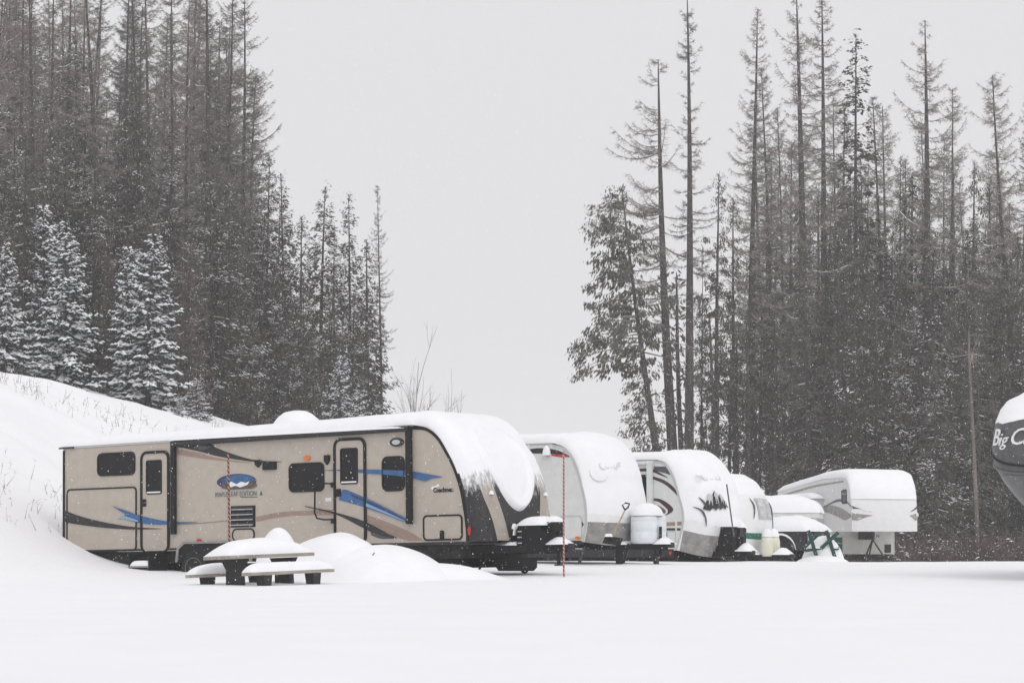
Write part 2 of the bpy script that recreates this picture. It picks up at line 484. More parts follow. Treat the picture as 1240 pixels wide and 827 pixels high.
def window(parent, x0, z0, x1, z1, r=0.09, fr=0.035, y=0.0, frame='black', glass='glass'):
    o = MB().ring(rrect(x0, z0, x1, z1, r), rrect(x0+fr, z0+fr, x1-fr, z1-fr, max(0.01, r-fr)), y-0.022, y-0.001).build('window', frame, parent)
    MB().prism(rrect(x0+fr-.004, z0+fr-.004, x1-fr+.004, z1-fr+.004, max(0.01, r-fr)), y-0.012, y-0.002).build('pane', glass, o)
    return o

def hatch(parent, x0, z0, x1, z1, r=0.06, fr=0.03, panel='beige', latch=None, name='hatch_door', seal='black'):
    o = MB().prism(rrect(x0, z0, x1, z1, r), -0.010, -0.001).build(name, panel, parent)
    MB().ring(rrect(x0-fr, z0-fr, x1+fr, z1+fr, r+fr), rrect(x0+.002, z0+.002, x1-.002, z1-.002, r), -0.020, -0.001).build('seal', seal, o)
    if latch:
        MB().prism(rrect(latch[0]-0.045, latch[1]-0.09, latch[0]+0.045, latch[1]+0.09, 0.03), -0.035, -0.01).build('latch', 'black', o)
    return o

def entry_door(parent, x0, z0, x1, z1, handle_x, handle_z, wx0, wz0, wx1, wz1, panel='beige'):
    o = MB().prism(rrect(x0+.05, z0, x1-.05, z1-.05, 0.12), -0.016, -0.001).build('door', panel, parent)
    MB().ring(rrect(x0, z0-.03, x1, z1, 0.17), rrect(x0+.055, z0+.0, x1-.055, z1-.055, 0.115), -0.035, -0.001).build('door_frame', 'black', o)
    MB().ring(rrect(wx0, wz0, wx1, wz1, 0.05), rrect(wx0+.03, wz0+.03, wx1-.03, wz1-.03, 0.03), -0.032, -0.014).build('door_window', 'black', o)
    MB().prism(rrect(wx0+.026, wz0+.026, wx1-.026, wz1-.026, 0.03), -0.024, -0.015).build('pane', 'glass', o)
    MB().box(wx0+.03, wx1-.03, -0.036, -0.02, wz0+.028, wz0+.055).build('snow_ledge', 'snow', o)
    mb = MB(); mb.prism(rrect(handle_x-.06, handle_z-.075, handle_x+.06, handle_z+.075, 0.02), -0.045, -0.015)
    mb.box(handle_x-.04, handle_x+.04, -0.07, -0.045, handle_z-.02, handle_z+.02)
    mb.build('handle', 'black', o)
    return o

def wheel(parent, x, y, z, r=0.36, w=0.22, rim='steel'):
    o = MB().lathe([(r*0.62, -w/2), (r*0.93, -w/2), (r, -w/2+.04), (r, w/2-.04), (r*0.93, w/2), (r*.62, w/2)], (x, y, z), 24, 'y').build('wheel', 'rubber', parent, smooth=False)
    MB().lathe([(r*0.08, -w/2+.02), (r*0.16, -w/2+.0), (r*0.3, -w/2+.05), (r*0.52, -w/2+.06), (r*0.62, -w/2-.004), (r*0.635, -w/2-.004), (r*.635, w/2-.02)], (x, y, z), 24, 'y').build('rim', rim, o)
    return o

def hitch(root, x0, zc, W=2.44, reach=1.35, jackfoot=-0.62, wheelmat='charcoal', zb=None):
    """A-frame tongue, coupler and jack"""
    c = W/2
    mb = MB()
    for sgn in (-1, 1):
        p0 = Vector((x0-0.5, c+sgn*0.75, zc)); p1 = Vector((x0+reach, c+sgn*0.05, zc))
        d = (p1-p0).normalized(); n = Vector((-d.y, d.x, 0))*0.05
        vs = [p0-n, p1-n, p1+n, p0+n]
        mb.add([(v.x, v.y, zc-.07) for v in vs]+[(v.x, v.y, zc+.07) for v in vs], [(0,3,2,1),(4,5,6,7),(0,1,5,4),(1,2,6,5),(2,3,7,6),(3,0,4,7)])
    mb.box(x0+0.2, x0+0.28, c-.5, c+.5, zc-.05, zc+.05)
    o = mb.build('tongue', 'black', root)
    MB().box(x0+reach-.05, x0+reach+.22, c-.06, c+.06, zc-.03, zc+.09).build('coupler', 'charcoal', o)
    j = MB()
    j.tube([(x0+reach-.12, c, zc+.45), (x0+reach-.12, c, jackfoot+.22)], 0.035, 8)
    j.build('tongue_jack', 'black', root)
    MB().box(x0+reach-.18, x0+reach-.06, c-.06, c+.06, jackfoot+.19, jackfoot+.22).build('jack_foot', wheelmat, root)
    return o

D_YAW = R(-35.4)
# ================================================================== beige travel trailer
T1_LOC = (-9.549, 56.4, 0.4825)
edge1 = [(9.40, 2.245), (9.74, 2.20), (10.0, 2.03), (10.2, 1.77), (10.41, 1.42), (10.57, 1.0), (10.65, 0.62), (10.70, 0.27), (10.71, 0.0)]
t1 = Shell('travel_trailer', T1_LOC, R(-35.36), R(0.93), edge1, 2.50, 2.165, 'beige', 'charcoal', 0.38, capn=(40, 80), plan=11)
r1 = t1.root
tag(r1, 'beige travel trailer with blue and charcoal stripes parked behind the picnic table', 'trailer')
# cap colours: sand bands either side of the dark centre
for sg in (1, -1):
    inn = [(0, 0.37*sg), (0.15, 0.48*sg), (0.28, 0.58*sg), (0.5, 0.75*sg), (0.8, 0.88*sg)]
    out = [(0, 0.68*sg), (0.15, 0.78*sg), (0.28, 0.86*sg), (0.5, 0.93*sg), (0.8, 0.97*sg)]
    t1.strip('cap_band', 'beige_cap', 0.005, 0.8, inn, out, off=0.008)
    q = t1.cap(np.array(0.29), np.array(0.72*sg)); nq = t1.capn(np.array(0.29), np.array(0.72*sg))
    snow_dome(tuple(q+nq*0.02), 0.05, 0.05, 0.07, r1, 'clearance_light_snow', seed=3)
t1.snow(0.27, lambda a: 0.42+0.03*np.abs(a), seed=4, capth=0.03, jag=0.02, th_rear=0.22)
frost = bpy.data.materials.new('frost'); frost.use_nodes = True; M['frost'] = frost
fn, fl = frost.node_tree.nodes, frost.node_tree.links
fb_ = fn['Principled BSDF']; fb_.inputs['Base Color'].default_value = (0.84, 0.84, 0.86, 1); fb_.inputs['Roughness'].default_value = 0.9
fat = fn.new('ShaderNodeAttribute'); fat.attribute_name = 'cover'
ftc = fn.new('ShaderNodeTexCoord'); fmp = fn.new('ShaderNodeMapping'); fmp.inputs['Scale'].default_value = (9, 22, 5)
fnz = fn.new('ShaderNodeTexNoise'); fnz.inputs['Scale'].default_value = 1.0; fnz.inputs['Detail'].default_value = 7; fnz.inputs['Roughness'].default_value = 0.65
fl.new(ftc.outputs['Object'], fmp.inputs[0]); fl.new(fmp.outputs[0], fnz.inputs['Vector'])
fsub = fn.new('ShaderNodeMath'); fsub.operation = 'ADD'; fl.new(fat.outputs['Fac'], fsub.inputs[0]); fl.new(fnz.outputs['Fac'], fsub.inputs[1])
fmr = fn.new('ShaderNodeMapRange'); fmr.inputs['From Min'].default_value = 0.78; fmr.inputs['From Max'].default_value = 1.08
fl.new(fsub.outputs[0], fmr.inputs['Value']); fl.new(fmr.outputs[0], fb_.inputs['Alpha'])
def frost_patch(sh, t_hi, t_lo, a0, a1, off=0.014, nt=16, na=50, name='frost_film'):
    T_, A_ = np.meshgrid(np.linspace(0, 1, nt), np.linspace(a0, a1, na), indexing='ij')
    tq = t_hi+(t_lo-t_hi)*T_
    ob = MB().grid(sh.cap(tq, A_, off)).build(name, 'frost', sh.root, smooth=True)
    at_ = ob.data.attributes.new('cover', 'FLOAT', 'POINT')
    at_.data.foreach_set('value', (0.75*(1-T_)**1.0).reshape(-1).astype(np.float32))
    return ob
frost_patch(t1, 0.50, 0.20, -0.995, 0.995)
# thick oval pad of snow stuck to the windscreen moulding
ph = np.linspace(0, 2*math.pi, 49)[:-1]; rr = np.linspace(0, 1, 16)
PH, RRr = np.meshgrid(ph, rr); tC, aC, tR, aR = 0.50, -0.04, 0.315, 0.60
Tt = tC + tR*RRr*np.sin(PH); Aa = aC + aR*RRr*np.cos(PH)*(1+0.22*np.sin(PH))
rim_h = 0.085*np.exp(-((RRr-0.90)/0.07)**2) + 0.035*np.clip(1-RRr**8, 0, 1)**0.5
rim_h *= 1+0.12*N2(Tt*9, Aa*6)
rim_h[-1] = 0.0
topP = t1.cap(Tt, Aa) + t1.capn(Tt, Aa)*rim_h[..., None]
MB().grid(topP, close=True).build('windscreen_snow', 'snow', r1, smooth=True)

# walls: windows, doors, hatches
window(r1, 1.01, 1.55, 2.10, 2.04, 0.12)
window(r1, 6.28, 1.06, 7.19, 1.64, 0.12)
window(r1, 8.64, 1.01, 9.20, 1.69, 0.13)
hatch(r1, 0.14, 0.0, 2.11, 1.28, 0.07, 0.03, name='cargo_door')
entry_door(r1, 2.26, -0.04, 3.07, 2.03, 2.36, 0.96, 2.42, 1.13, 2.86, 1.84)
entry_door(r1, 7.44, 0.02, 8.25, 2.09, 7.56, 1.02, 7.61, 1.18, 8.05, 1.89)
hatch(r1, 9.66, 0.07, 10.54, 0.50, 0.06, 0.03, latch=(10.09, 0.14), name='storage_door')
hatch(r1, 4.80, 0.14, 5.35, 0.35, 0.09, 0.025, name='utility_door')
MB().prism([(0, 0.0), (0.05, 0.0), (0.05, 2.13), (0, 2.13)], -0.02, -0.001).build('corner_trim', 'black', r1)
MB().box(0.0, 10.7, -0.012, -0.001, -0.035, 0.012).build('bottom_trim', 'charcoal', r1)
MB().box(4.655, 4.685, -0.012, -0.001, 0.1, 1.05).build('seam_trim', 'tan', r1)
# fridge vent with louvres
v = MB().box(4.74, 5.39, -0.012, -0.001, 0.40, 0.83).build('fridge_vent', 'black', r1)
for k in range(4):
    MB().add([(4.77,-0.014,0.42+k*.104),(5.36,-0.014,0.42+k*.104),(5.36,-0.045,0.44+k*.104),(4.77,-0.045,0.44+k*.104),
              (4.77,-0.014,0.50+k*.104),(5.36,-0.014,0.50+k*.104)], [(0,1,2,3),(3,2,5,4),(0,3,4),(1,5,2),(0,4,5,1)]).build('louvre', 'charcoal', v)
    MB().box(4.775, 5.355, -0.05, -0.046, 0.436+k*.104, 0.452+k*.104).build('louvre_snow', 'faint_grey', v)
# painted stripes
decal(swoosh([(0.05, .86), (.51, .73), (1.07, .61), (1.94, .48), (2.85, .415)], [(0.05, .61), (.51, .55), (1.07, .485), (1.94, .42), (2.85, .41)]), 'charcoal', r1, y=-0.021)
decal(swoosh([(1.45, .92), (1.78, .83), (2.26, .70), (3.01, .565), (3.87, .525)], [(1.83, .74), (1.80, .665), (2.05, .58), (2.48, .515), (3.01, .495), (3.87, .52)]), 'blue', r1, y=-0.024)
decal(swoosh([(1.62, .66), (1.80, .70), (2.0, .655), (2.2, .60)], [(1.62, .645), (1.80, .645), (2.0, .60), (2.2, .575)]), 'blue_light', r1, y=-0.0285)
decal(swoosh([(3.28, 2.11), (4.17, 2.11), (4.34, 2.03), (4.92, 1.85), (5.44, 1.735), (6.09, 1.685)], [(3.28, 2.09), (3.86, 1.975), (4.36, 1.86), (4.92, 1.765), (5.44, 1.70), (6.09, 1.675)]), 'charcoal', r1)
decal(swoosh([(3.7, 2.075), (3.95, 2.085), (4.12, 2.06)], [(3.7, 2.06), (3.95, 2.0), (4.12, 2.02)]), 'dark_grey', r1, y=-0.005)
decal(swoosh([(3.28, 2.05), (3.86, 1.945), (4.36, 1.825), (5.29, 1.69)], [(3.28, 1.93), (3.78, 1.85), (4.36, 1.77), (5.29, 1.675)]), 'tan', r1)
decal(swoosh([(3.3, .50), (3.8, .51), (4.64, .55)], [(3.3, .49), (3.8, .49), (4.64, .525)]), 'tan', r1)
decal(swoosh([(5.41, .60), (6.02, .675), (6.6, .69), (7.43, .70)], [(5.41, .50), (6.02, .575), (6.6, .60), (7.43, .585)]), 'tan', r1)
decal(swoosh([(7.2, 1.475), (7.60, 1.475), (8.04, 1.465), (8.64, 1.435), (9.34, 1.385), (9.7, 1.325), (10.1, 1.255)], [(7.2, 1.465), (7.60, 1.445), (8.04, 1.395), (8.64, 1.345), (9.35, 1.265), (9.67, 1.18), (9.85, 1.225), (10.1, 1.245)]), 'blue', r1, y=-0.018)
decal(swoosh([(7.66, 1.08), (7.80, 1.06), (8.24, .90), (8.8, .67), (9.26, .46)], [(7.56, .88), (7.9, .80), (8.24, .71), (8.8, .545), (9.26, .385)]), 'blue', r1, y=-0.020)
decal(swoosh([(7.86, 1.0), (8.24, .86), (8.8, .635), (9.2, .46)], [(7.9, .94), (8.24, .82), (8.8, .61), (9.2, .45)]), 'navy', r1, y=-0.0245)
decal(swoosh([(8.24, .80), (8.8, .595), (9.2, .435)], [(8.24, .74), (8.8, .56), (9.2, .42)]), 'blue_light', r1, y=-0.0245)
decal(swoosh([(6.7, .785), (7.47, .64), (8.25, .43), (8.94, .12)], [(6.7, .77), (7.51, .59), (8.19, .31), (8.5, .20), (8.94, .10)]), 'charcoal', r1, y=-0.020)
decal(swoosh([(7.47, .72), (8.25, .57), (9.25, .24), (9.62, .05)], [(7.47, .66), (8.25, .45), (8.94, .14), (9.3, .045)]), 'tan', r1, y=-0.0005)
decal(swoosh([(8.33, .30), (8.6, .25), (8.98, .12)], [(8.36, .17), (8.6, .10), (8.98, .10)]), 'dark_grey', r1, y=-0.0005)
# oval landscape emblem and lettering
el = [(4.89+0.53*math.cos(a), 1.325+0.155*math.sin(a)) for a in np.linspace(0, 2*math.pi, 40)[:-1]]
eb = decal(el, 'navy', r1, 'oval_emblem')
decal([(4.95+0.42*math.cos(a), 1.345+0.115*math.sin(a)) for a in np.linspace(0, 2*math.pi, 30)[:-1]], 'blue', eb, 'emblem_sky', y=-0.005)
decal([(4.62, 1.24), (4.75, 1.33), (4.9, 1.27), (5.02, 1.32), (5.14, 1.29), (5.28, 1.33), (5.35, 1.25), (5.28, 1.21), (4.7, 1.20)], 'white_gel', eb, 'emblem_snowfield', y=-0.010)
decal([(4.50, 1.20), (4.55, 1.36), (4.61, 1.25), (4.66, 1.33), (4.74, 1.21), (4.88, 1.24), (5.0, 1.20), (5.12, 1.23), (5.20, 1.25), (5.28, 1.36), (5.34, 1.28), (5.40, 1.31), (5.44, 1.21), (5.3, 1.17), (4.7, 1.165)], 'emblem_dark', eb, 'emblem_trees', y=-0.015)
LR = (R(90), 0, 0)
text('MAPLE LEAF EDITION', 0.145, r1, (4.87, -0.006, 1.075), LR, 'light_grey', ext=0.002, xs=0.80, off=0.006)
text('MAPLE LEAF EDITION', 0.145, r1, (4.875, -0.011, 1.07), LR, 'charcoal', ext=0.002, xs=0.80, off=-0.002)
decal([(5.50, 1.03), (5.585, 1.03), (5.543, 1.12)], 'emblem_green', r1, 'tree_mark')
decal([(5.0, 1.0), (5.45, 0.99), (5.45, 1.002), (5.0, 1.012)], 'charcoal', r1, 'underline_mark')
text('Coachmen', 0.125, r1, (10.12, -0.006, 1.0), LR, 'black', ext=0.002, xs=0.88, off=0.004)
decal([(9.80, 1.03), (9.86, 1.075), (9.95, 1.085), (9.98, 1.12), (10.03, 1.10), (9.98, 1.06), (9.90, 1.045), (9.85, 1.0), (9.84, 1.04)], 'white_gel', r1, 'running_dog_mark', y=-0.001)
# lamps and fittings
def lamp(parent, x, z, w, h, m, name='marker_light', y=-0.001):
    mb = MB(); mb.prism([(x+w*math.cos(a), z+h*math.sin(a)) for a in np.linspace(0, 2*math.pi, 14)[:-1]], y-0.03, y)
    return mb.build(name, m, parent)
lamp(r1, 6.76, 1.73, 0.085, 0.05, 'amber'); lamp(r1, 3.88, 0.15, 0.06, 0.04, 'red'); lamp(r1, 10.735, 0.21, 0.03, 0.09, 'red')
lamp(r1, 10.54, 0.71, 0.04, 0.022, 'light_grey')
MB().prism([(5.42, 1.74), (5.56, 1.74), (5.56, 1.65), (5.49, 1.59), (5.42, 1.65)], -0.06, -0.001).build('porch_light', 'black', r1)
MB().prism([(7.22, 1.77), (7.34, 1.77), (7.34, 1.66), (7.28, 1.58), (7.22, 1.66)], -0.06, -0.001).build('porch_light', 'black', r1)
MB().prism(rrect(5.62, 1.53, 5.96, 1.69, 0.02), -0.05, -0.001).build('range_vent', 'black', r1)
pl = MB().prism([(9.02+0.16*math.cos(a), 1.955+0.085*math.sin(a)) for a in np.linspace(0, 2*math.pi, 22)[:-1]], -0.04, -0.001).build('speaker', 'charcoal', r1)
MB().prism([(9.02+0.10*math.cos(a), 1.955+0.05*math.sin(a)) for a in np.linspace(0, 2*math.pi, 18)[:-1]], -0.05, -0.041).build('speaker_grille', 'light_grey', pl)
g = MB(); g.tube([(7.45, -0.03, 1.20), (7.30, -0.10, 1.21), (7.12, -0.12, 1.18), (7.04, -0.12, 1.06), (7.03, -0.12, 0.64), (7.09, -0.12, 0.53), (7.25, -0.1, 0.50), (7.45, -0.03, 0.50)], 0.018, 6)
g.build('grab_handle', 'black', r1)
for z in (1.18, 0.47): MB().box(7.39, 7.47, -0.06, -0.02, z-.05, z+.05).build('handle_bracket', 'black', r1)
decal([(7.21, .86), (7.36, .86), (7.36, .93), (7.21, .93)], 'white_panel', r1, 'notice_sticker')
# awning roll, arms and gutter
aw = MB(); aw.tube([(3.22, -0.075, 2.15), (9.36, -0.075, 2.205)], 0.055, 12); aw.build('awning_roll', 'charcoal', r1)
MB().box(3.17, 3.28, -0.10, -0.03, 0.29, 2.20).build('awning_arm', 'black', r1)
MB().box(9.285, 9.405, -0.10, -0.03, 0.37, 2.25).build('awning_arm', 'black', r1)
snow_slab(3.16, 9.3, -0.13, -0.0, 2.215, 0.05, r1, 'awning_snow', seed=9, nx=60, ny=6)
MB().box(-0.09, 0.34, -0.05, -0.025, 2.165, 2.20).build('gutter', 'charcoal', r1)
# running gear
MB().box(0.25, 10.45, 0.14, 2.3, -0.30, -0.04).build('underbelly', 'belly', r1)
MB().box(0.05, 10.2, 0.45, 0.6, -0.48, -0.28).build('chassis_rail', 'black', r1)
MB().box(0.05, 10.2, 1.84, 1.99, -0.48, -0.28).build('chassis_rail', 'black', r1)
fa = [(3.30, -0.28), (3.34, -0.02), (3.50, 0.09), (5.05, 0.09), (5.22, -0.02), (5.26, -0.28)]
MB().prism(fa, -0.02, -0.002).build('wheel_arch', 'black', r1)
fb = [(3.25, -0.28), (3.29, 0.0), (3.46, 0.135), (5.09, 0.135), (5.27, 0.0), (5.31, -0.28)]
MB().ring(fb, fa, -0.05, -0.002).build('arch_trim', 'grey_gel', r1)
wheel(r1, 3.75, 0.07, -0.42, 0.36); wheel(r1, 4.72, 0.07, -0.42, 0.36)
wheel(r1, 3.75, 2.35, -0.42, 0.36); wheel(r1, 4.72, 2.35, -0.42, 0.36)
st = MB().box(2.42, 3.0, -0.30, -0.02, -0.20, -0.165).build('entry_step', 'charcoal', r1)
MB().box(2.42, 3.0, -0.55, -0.28, -0.38, -0.345).build('tread', 'steel', st)
MB().box(2.42, 2.45, -0.55, -0.02, -0.5, -0.1).build('step_side', 'black', st)
MB().box(2.97, 3.0, -0.55, -0.02, -0.5, -0.1).build('step_side', 'black', st)
snow_slab(2.46, 2.96, -0.55, -0.3, -0.345, 0.10, st, 'step_snow', seed=3, nx=12, ny=8)
ac = snow_slab(4.95, 6.05, 0.75, 1.7, 2.2, 0.52, r1, 'air_conditioner_snow', seed=12, p=3, q=0.6)
MB().box(5.0, 6.0, 0.8, 1.65, 2.2, 2.5).build('air_conditioner', 'light_grey', r1)
for xx in (10.2,):
    for yy in (0.45, 2.1):
        lg = MB(); lg.tube([(xx, yy, -0.25), (xx+.32, yy, -0.62)], 0.03, 6); lg.tube([(xx+.62, yy, -0.28), (xx+.32, yy, -0.62)], 0.022, 6); lg.box(xx+.2, xx+.44, yy-.06, yy+.06, -0.66, -0.63)
        lg.build('stabiliser_leg', 'black', r1)
hitch(r1, 10.85, -0.14, reach=1.2, jackfoot=-0.66)
lb = MB()
lb.prism([(11.22, -0.24), (11.78, -0.24), (11.80, 0.20), (11.74, 0.30), (11.27, 0.32), (11.20, 0.22)], 0.86, 1.58)
lpb = lb.build('gas_bottle_cover', 'black', r1)
for k in range(4): MB().box(11.24, 11.33, 0.845, 0.859, -0.15+k*.11, -0.128+k*.11).build('cover_slot', 'faint_grey', lpb)
MB().box(11.66, 11.98, 1.02, 1.36, 0.18, 0.36).build('jack_head', 'black', r1)
snow_slab(11.22, 11.80, 0.86, 1.58, 0.30, 0.20, r1, 'cover_snow', seed=21, p=3, q=0.55, over=0.02)
snow_slab(11.68, 11.98, 1.02, 1.38, 0.36, 0.12, r1, 'jack_snow', seed=22, p=3, q=0.6, nx=12, ny=10)
snow_slab(11.72, 12.2, 0.98, 1.46, -0.07, 0.15, r1, 'coupler_snow', seed=23, p=2, q=0.9, nx=14, ny=12)
snow_slab(10.72, 11.22, 0.7, 1.75, -0.07, 0.13, r1, 'tongue_snow', seed=24, p=2.5, q=0.8, nx=14, ny=12)
MB().box(10.78, 11.12, 0.85, 1.2, -0.02, 0.24).build('battery_box', 'black', r1)
snow_slab(10.92, 11.14, 0.86, 1.1, 0.12, 0.26, r1, 'battery_snow', seed=25, p=3, q=0.5, nx=10, ny=10)

tub = MB()
tub.prism([(-0.30, 0.0), (0.22, 0.0), (0.30, 0.07), (0.30, 0.26), (-0.36, 0.26), (-0.36, 0.07)], -0.22, 0.22)
tb = tub.build('waste_tank', 'black', None, loc=(px(627, 50.9), 50.9, gz(px(627, 50.9), 50.9)+0.08), rot=(0, 0, D_YAW))
tag(tb, 'low black plastic waste tank under the beige trailer hitch', 'tank')

# ================================================================== white trailer with swirl emblem
T2F = np.array([1.6266, 60.0, 0.6864]); dd = np.array([math.cos(D_YAW), math.sin(D_YAW), 0])
edge2 = [(7.15, 2.23), (7.45, 2.15), (7.69, 1.94), (7.86, 1.62), (7.97, 1.28), (8.07, 0.88), (8.09, 0.42), (8.0, 0.0)]
t2 = Shell('travel_trailer', tuple(T2F-dd*8), D_YAW, 0, edge2, 2.44, 2.2, 'white_panel', 'white_gel', 0.48, trim='light_grey')
r2 = t2.root
tag(r2, 'white travel trailer with snow-plastered front, white gas tank cover and black crescent stripe', 'trailer')
t2.strip('cap_apron', 'grey_gel', 0.0, 0.175, [(0, -0.995), (0.175, -0.995)], [(0, 0.995), (0.175, 0.995)], na=30)
t2.snow(0.26, lambda a: 0.20+0.05*np.abs(a), seed=31, capth=0.03, jag=0.01)
decal(swoosh([(6.3, 2.10), (6.74, 2.15), (7.24, 2.10), (7.62, 1.95)], [(6.3, 2.05), (6.64, 2.03), (7.24, 2.0), (7.60, 1.925)]), 'charcoal', r2)
decal(swoosh([(7.12, 2.0), (7.35, 1.995), (7.59, 1.965)], [(7.12, 1.97), (7.35, 1.93), (7.59, 1.93)]), 'red', r2, y=-0.005)
decal([(7.32, .30), (7.55, .36), (7.91, .53), (7.92, .285), (7.6, .26), (7.4, .24)], 'charcoal', r2)
decal([(7.95, .47), (8.0, .40), (7.96, .33)], 'charcoal', r2)
decal([(7.15, .255), (7.93, .275), (7.93, .26), (7.15, .235)], 'red', r2, y=-0.005)
hatch(r2, 7.34, 0.08, 7.94, 0.58, 0.05, 0.012, panel='white_panel', name='storage_door', seal='light_grey')
lamp(r2, 7.85, 0.09, 0.07, 0.035, 'amber', y=-0.012)
snow_dome((7.02, -0.06, 1.98), 0.10, 0.08, 0.22, r2, 'lamp_snow', seed=5)
for a_, t_ in ((-0.93, 0.77), (0.93, 0.75)):
    q = t2.cap(np.array(t_), np.array(a_)); n_ = t2.capn(np.array(t_), np.array(a_))
    MB().lathe([(0.035, -.03), (0.045, 0.0), (0.03, .03)], tuple(q+n_*0.04), 8).build('marker_light', 'rust', r2)
# faint lettering showing through the snow crust
def cap_text(sh, body, size, t, a, material, off=0.05, **kw):
    q = sh.cap(np.array(t), np.array(a)); n = sh.capn(np.array(t), np.array(a))
    zv = Vector(n); xv = Vector((0, 1, 0)); xv = (xv - zv*xv.dot(zv)).normalized(); yv = zv.cross(xv)
    m = Matrix((xv, yv, zv)).transposed().to_euler()
    return text(body, size, sh.root, tuple(q+n*off), tuple(m), material, **kw)
def cap_poly(sh, pts, material, name, off=0.045, n=3):
    """closed outline given as (a, t) on the cap, laid on its surface"""
    P = sh.cap(np.array([p[1] for p in pts]), np.array([p[0] for p in pts]))+sh.capn(np.array([p[1] for p in pts]), np.array([p[0] for p in pts]))*off
    return MB().add([tuple(p) for p in P], [list(range(len(pts)))]).build(name, material, sh.root)
def cap_line(sh, pts, w, material, name, off=0.03, n=4):
    c = np.array(catmull(pts, n))
    P = sh.cap(c[:, 1], c[:, 0])+sh.capn(c[:, 1], c[:, 0])*off
    wts = w*np.sin(np.linspace(0.15, math.pi-0.15, len(P)))
    return MB().tube([tuple(p) for p in P], list(wts), 5).build(name, material, sh.root)
mat('snowed_print', (0.66, 0.66, 0.685), 0.9, noise=0.12, nscale=10, spec=0.2)  # faint grey of the snowed-over emblem and lettering
for ctr, ra, rt, a0, a1 in (((-0.70, 0.57), 0.16, 0.075, 40, 330), ((-0.67, 0.57), 0.09, 0.04, 10, 200)):
    cap_line(t2, [(ctr[0]+ra*math.cos(R(q)), ctr[1]+rt*math.sin(R(q))) for q in np.linspace(a0, a1, 10)], 0.014, 'snowed_print', 'swirl_emblem', off=0.046)
cap_text(t2, 'Cougar', 0.27, 0.61, -0.42, 'snowed_print', off=0.056, xs=0.85)
MB().box(0.2, 7.7, 0.25, 2.2, -0.14, -0.003).build('underbelly', 'belly', r2)
MB().box(0.1, 8.0, -0.006, -0.001, -0.05, 0.03).build('bottom_trim', 'charcoal', r2)
wheel(r2, 3.1, 0.1, -0.3, 0.35); wheel(r2, 4.0, 0.1, -0.3, 0.35)
hitch(r2, 8.25, -0.10, reach=1.15, jackfoot=-0.5)
for xx, yy in ((7.75, 0.3), (7.75, 2.14)):
    lg = MB(); lg.tube([(xx+.08, yy, -0.1), (xx-.08, yy, -0.48)], 0.035, 6); lg.build('stabiliser_leg', 'dark_grey', r2)
MB().box(8.5, 8.62, 0.55, 0.67, -0.5, -0.1).build('support_post', 'black', r2)
MB().box(9.12, 9.20, 1.16, 1.28, -0.5, 0.12).build('support_post', 'charcoal', r2)
tk = MB(); prof = [(0.05, -0.06), (0.27, -0.06), (0.31, 0.0), (0.31, 0.18), (0.30, 0.20), (0.30, 0.22), (0.31, 0.24), (0.31, 0.42), (0.30, 0.44), (0.30, 0.46), (0.31, 0.48), (0.30, 0.56), (0.24, 0.64)]
tk.lathe(prof, (8.95, 1.05, 0.02), 20); tko = tk.build('gas_bottle_cover', 'tank_white', r2, smooth=True)
tk = MB(); tk.lathe(prof, (8.95, 1.42, 0.02), 20); tk.build('gas_bottle_cover', 'tank_white', r2, smooth=True)
snow_dome((8.95, 1.15, 0.60), 0.35, 0.45, 0.30, r2, 'tank_snow', seed=6)
snow_slab(8.25, 8.66, 0.55, 1.9, -0.06, 0.10, r2, 'tongue_snow', seed=41, p=2, q=0.8, nx=14, ny=12)
snow_slab(9.2, 9.6, 0.98, 1.46, -0.05, 0.16, r2, 'coupler_snow', seed=42, p=2, q=0.9, nx=14, ny=12)
MB().box(9.05, 9.12, 1.5, 1.62, 0.0, 0.42).build('tank_bracket', 'black', r2)

# snow shovel leaning on the white trailer
sv = empty('snow_shovel', (px(741, 59.2), 59.2, 0.72), (0, 0, R(-8)))
tag(sv, 'snow shovel with wooden shaft and black blade leaning beside white gas tank', 'shovel')
mb = MB(); mb.tube([(-0.02, 0.12, 0.06), (0.26, 0.30, 0.68)], 0.018, 7); mb.build('shaft', 'handle_wood', sv)
mb = MB(); mb.tube([(0.26, 0.30, 0.68), (0.20, 0.31, 0.79), (0.27, 0.34, 0.84), (0.36, 0.32, 0.82), (0.33, 0.30, 0.74), (0.26, 0.30, 0.68)], 0.02, 6); mb.build('grip', 'black', sv)
P = np.zeros((7, 8, 3))
for i in range(7):
    for j in range(8):
        P[i, j] = (-0.16+0.40*j/7-0.06*i/6, 0.08-0.24*i/6*0.5+0.05*math.sin(math.pi*j/7), 0.10-0.16*i/6-0.06*j/7)
mb = MB(); mb.grid(P); bl = mb.build('blade', 'black', sv)
md = bl.modifiers.new('t', 'SOLIDIFY'); md.thickness = 0.012
snow_slab(-0.17, 0.0, -0.02, 0.12, 0.08, 0.07, sv, 'blade_snow', seed=2, nx=8, ny=8)

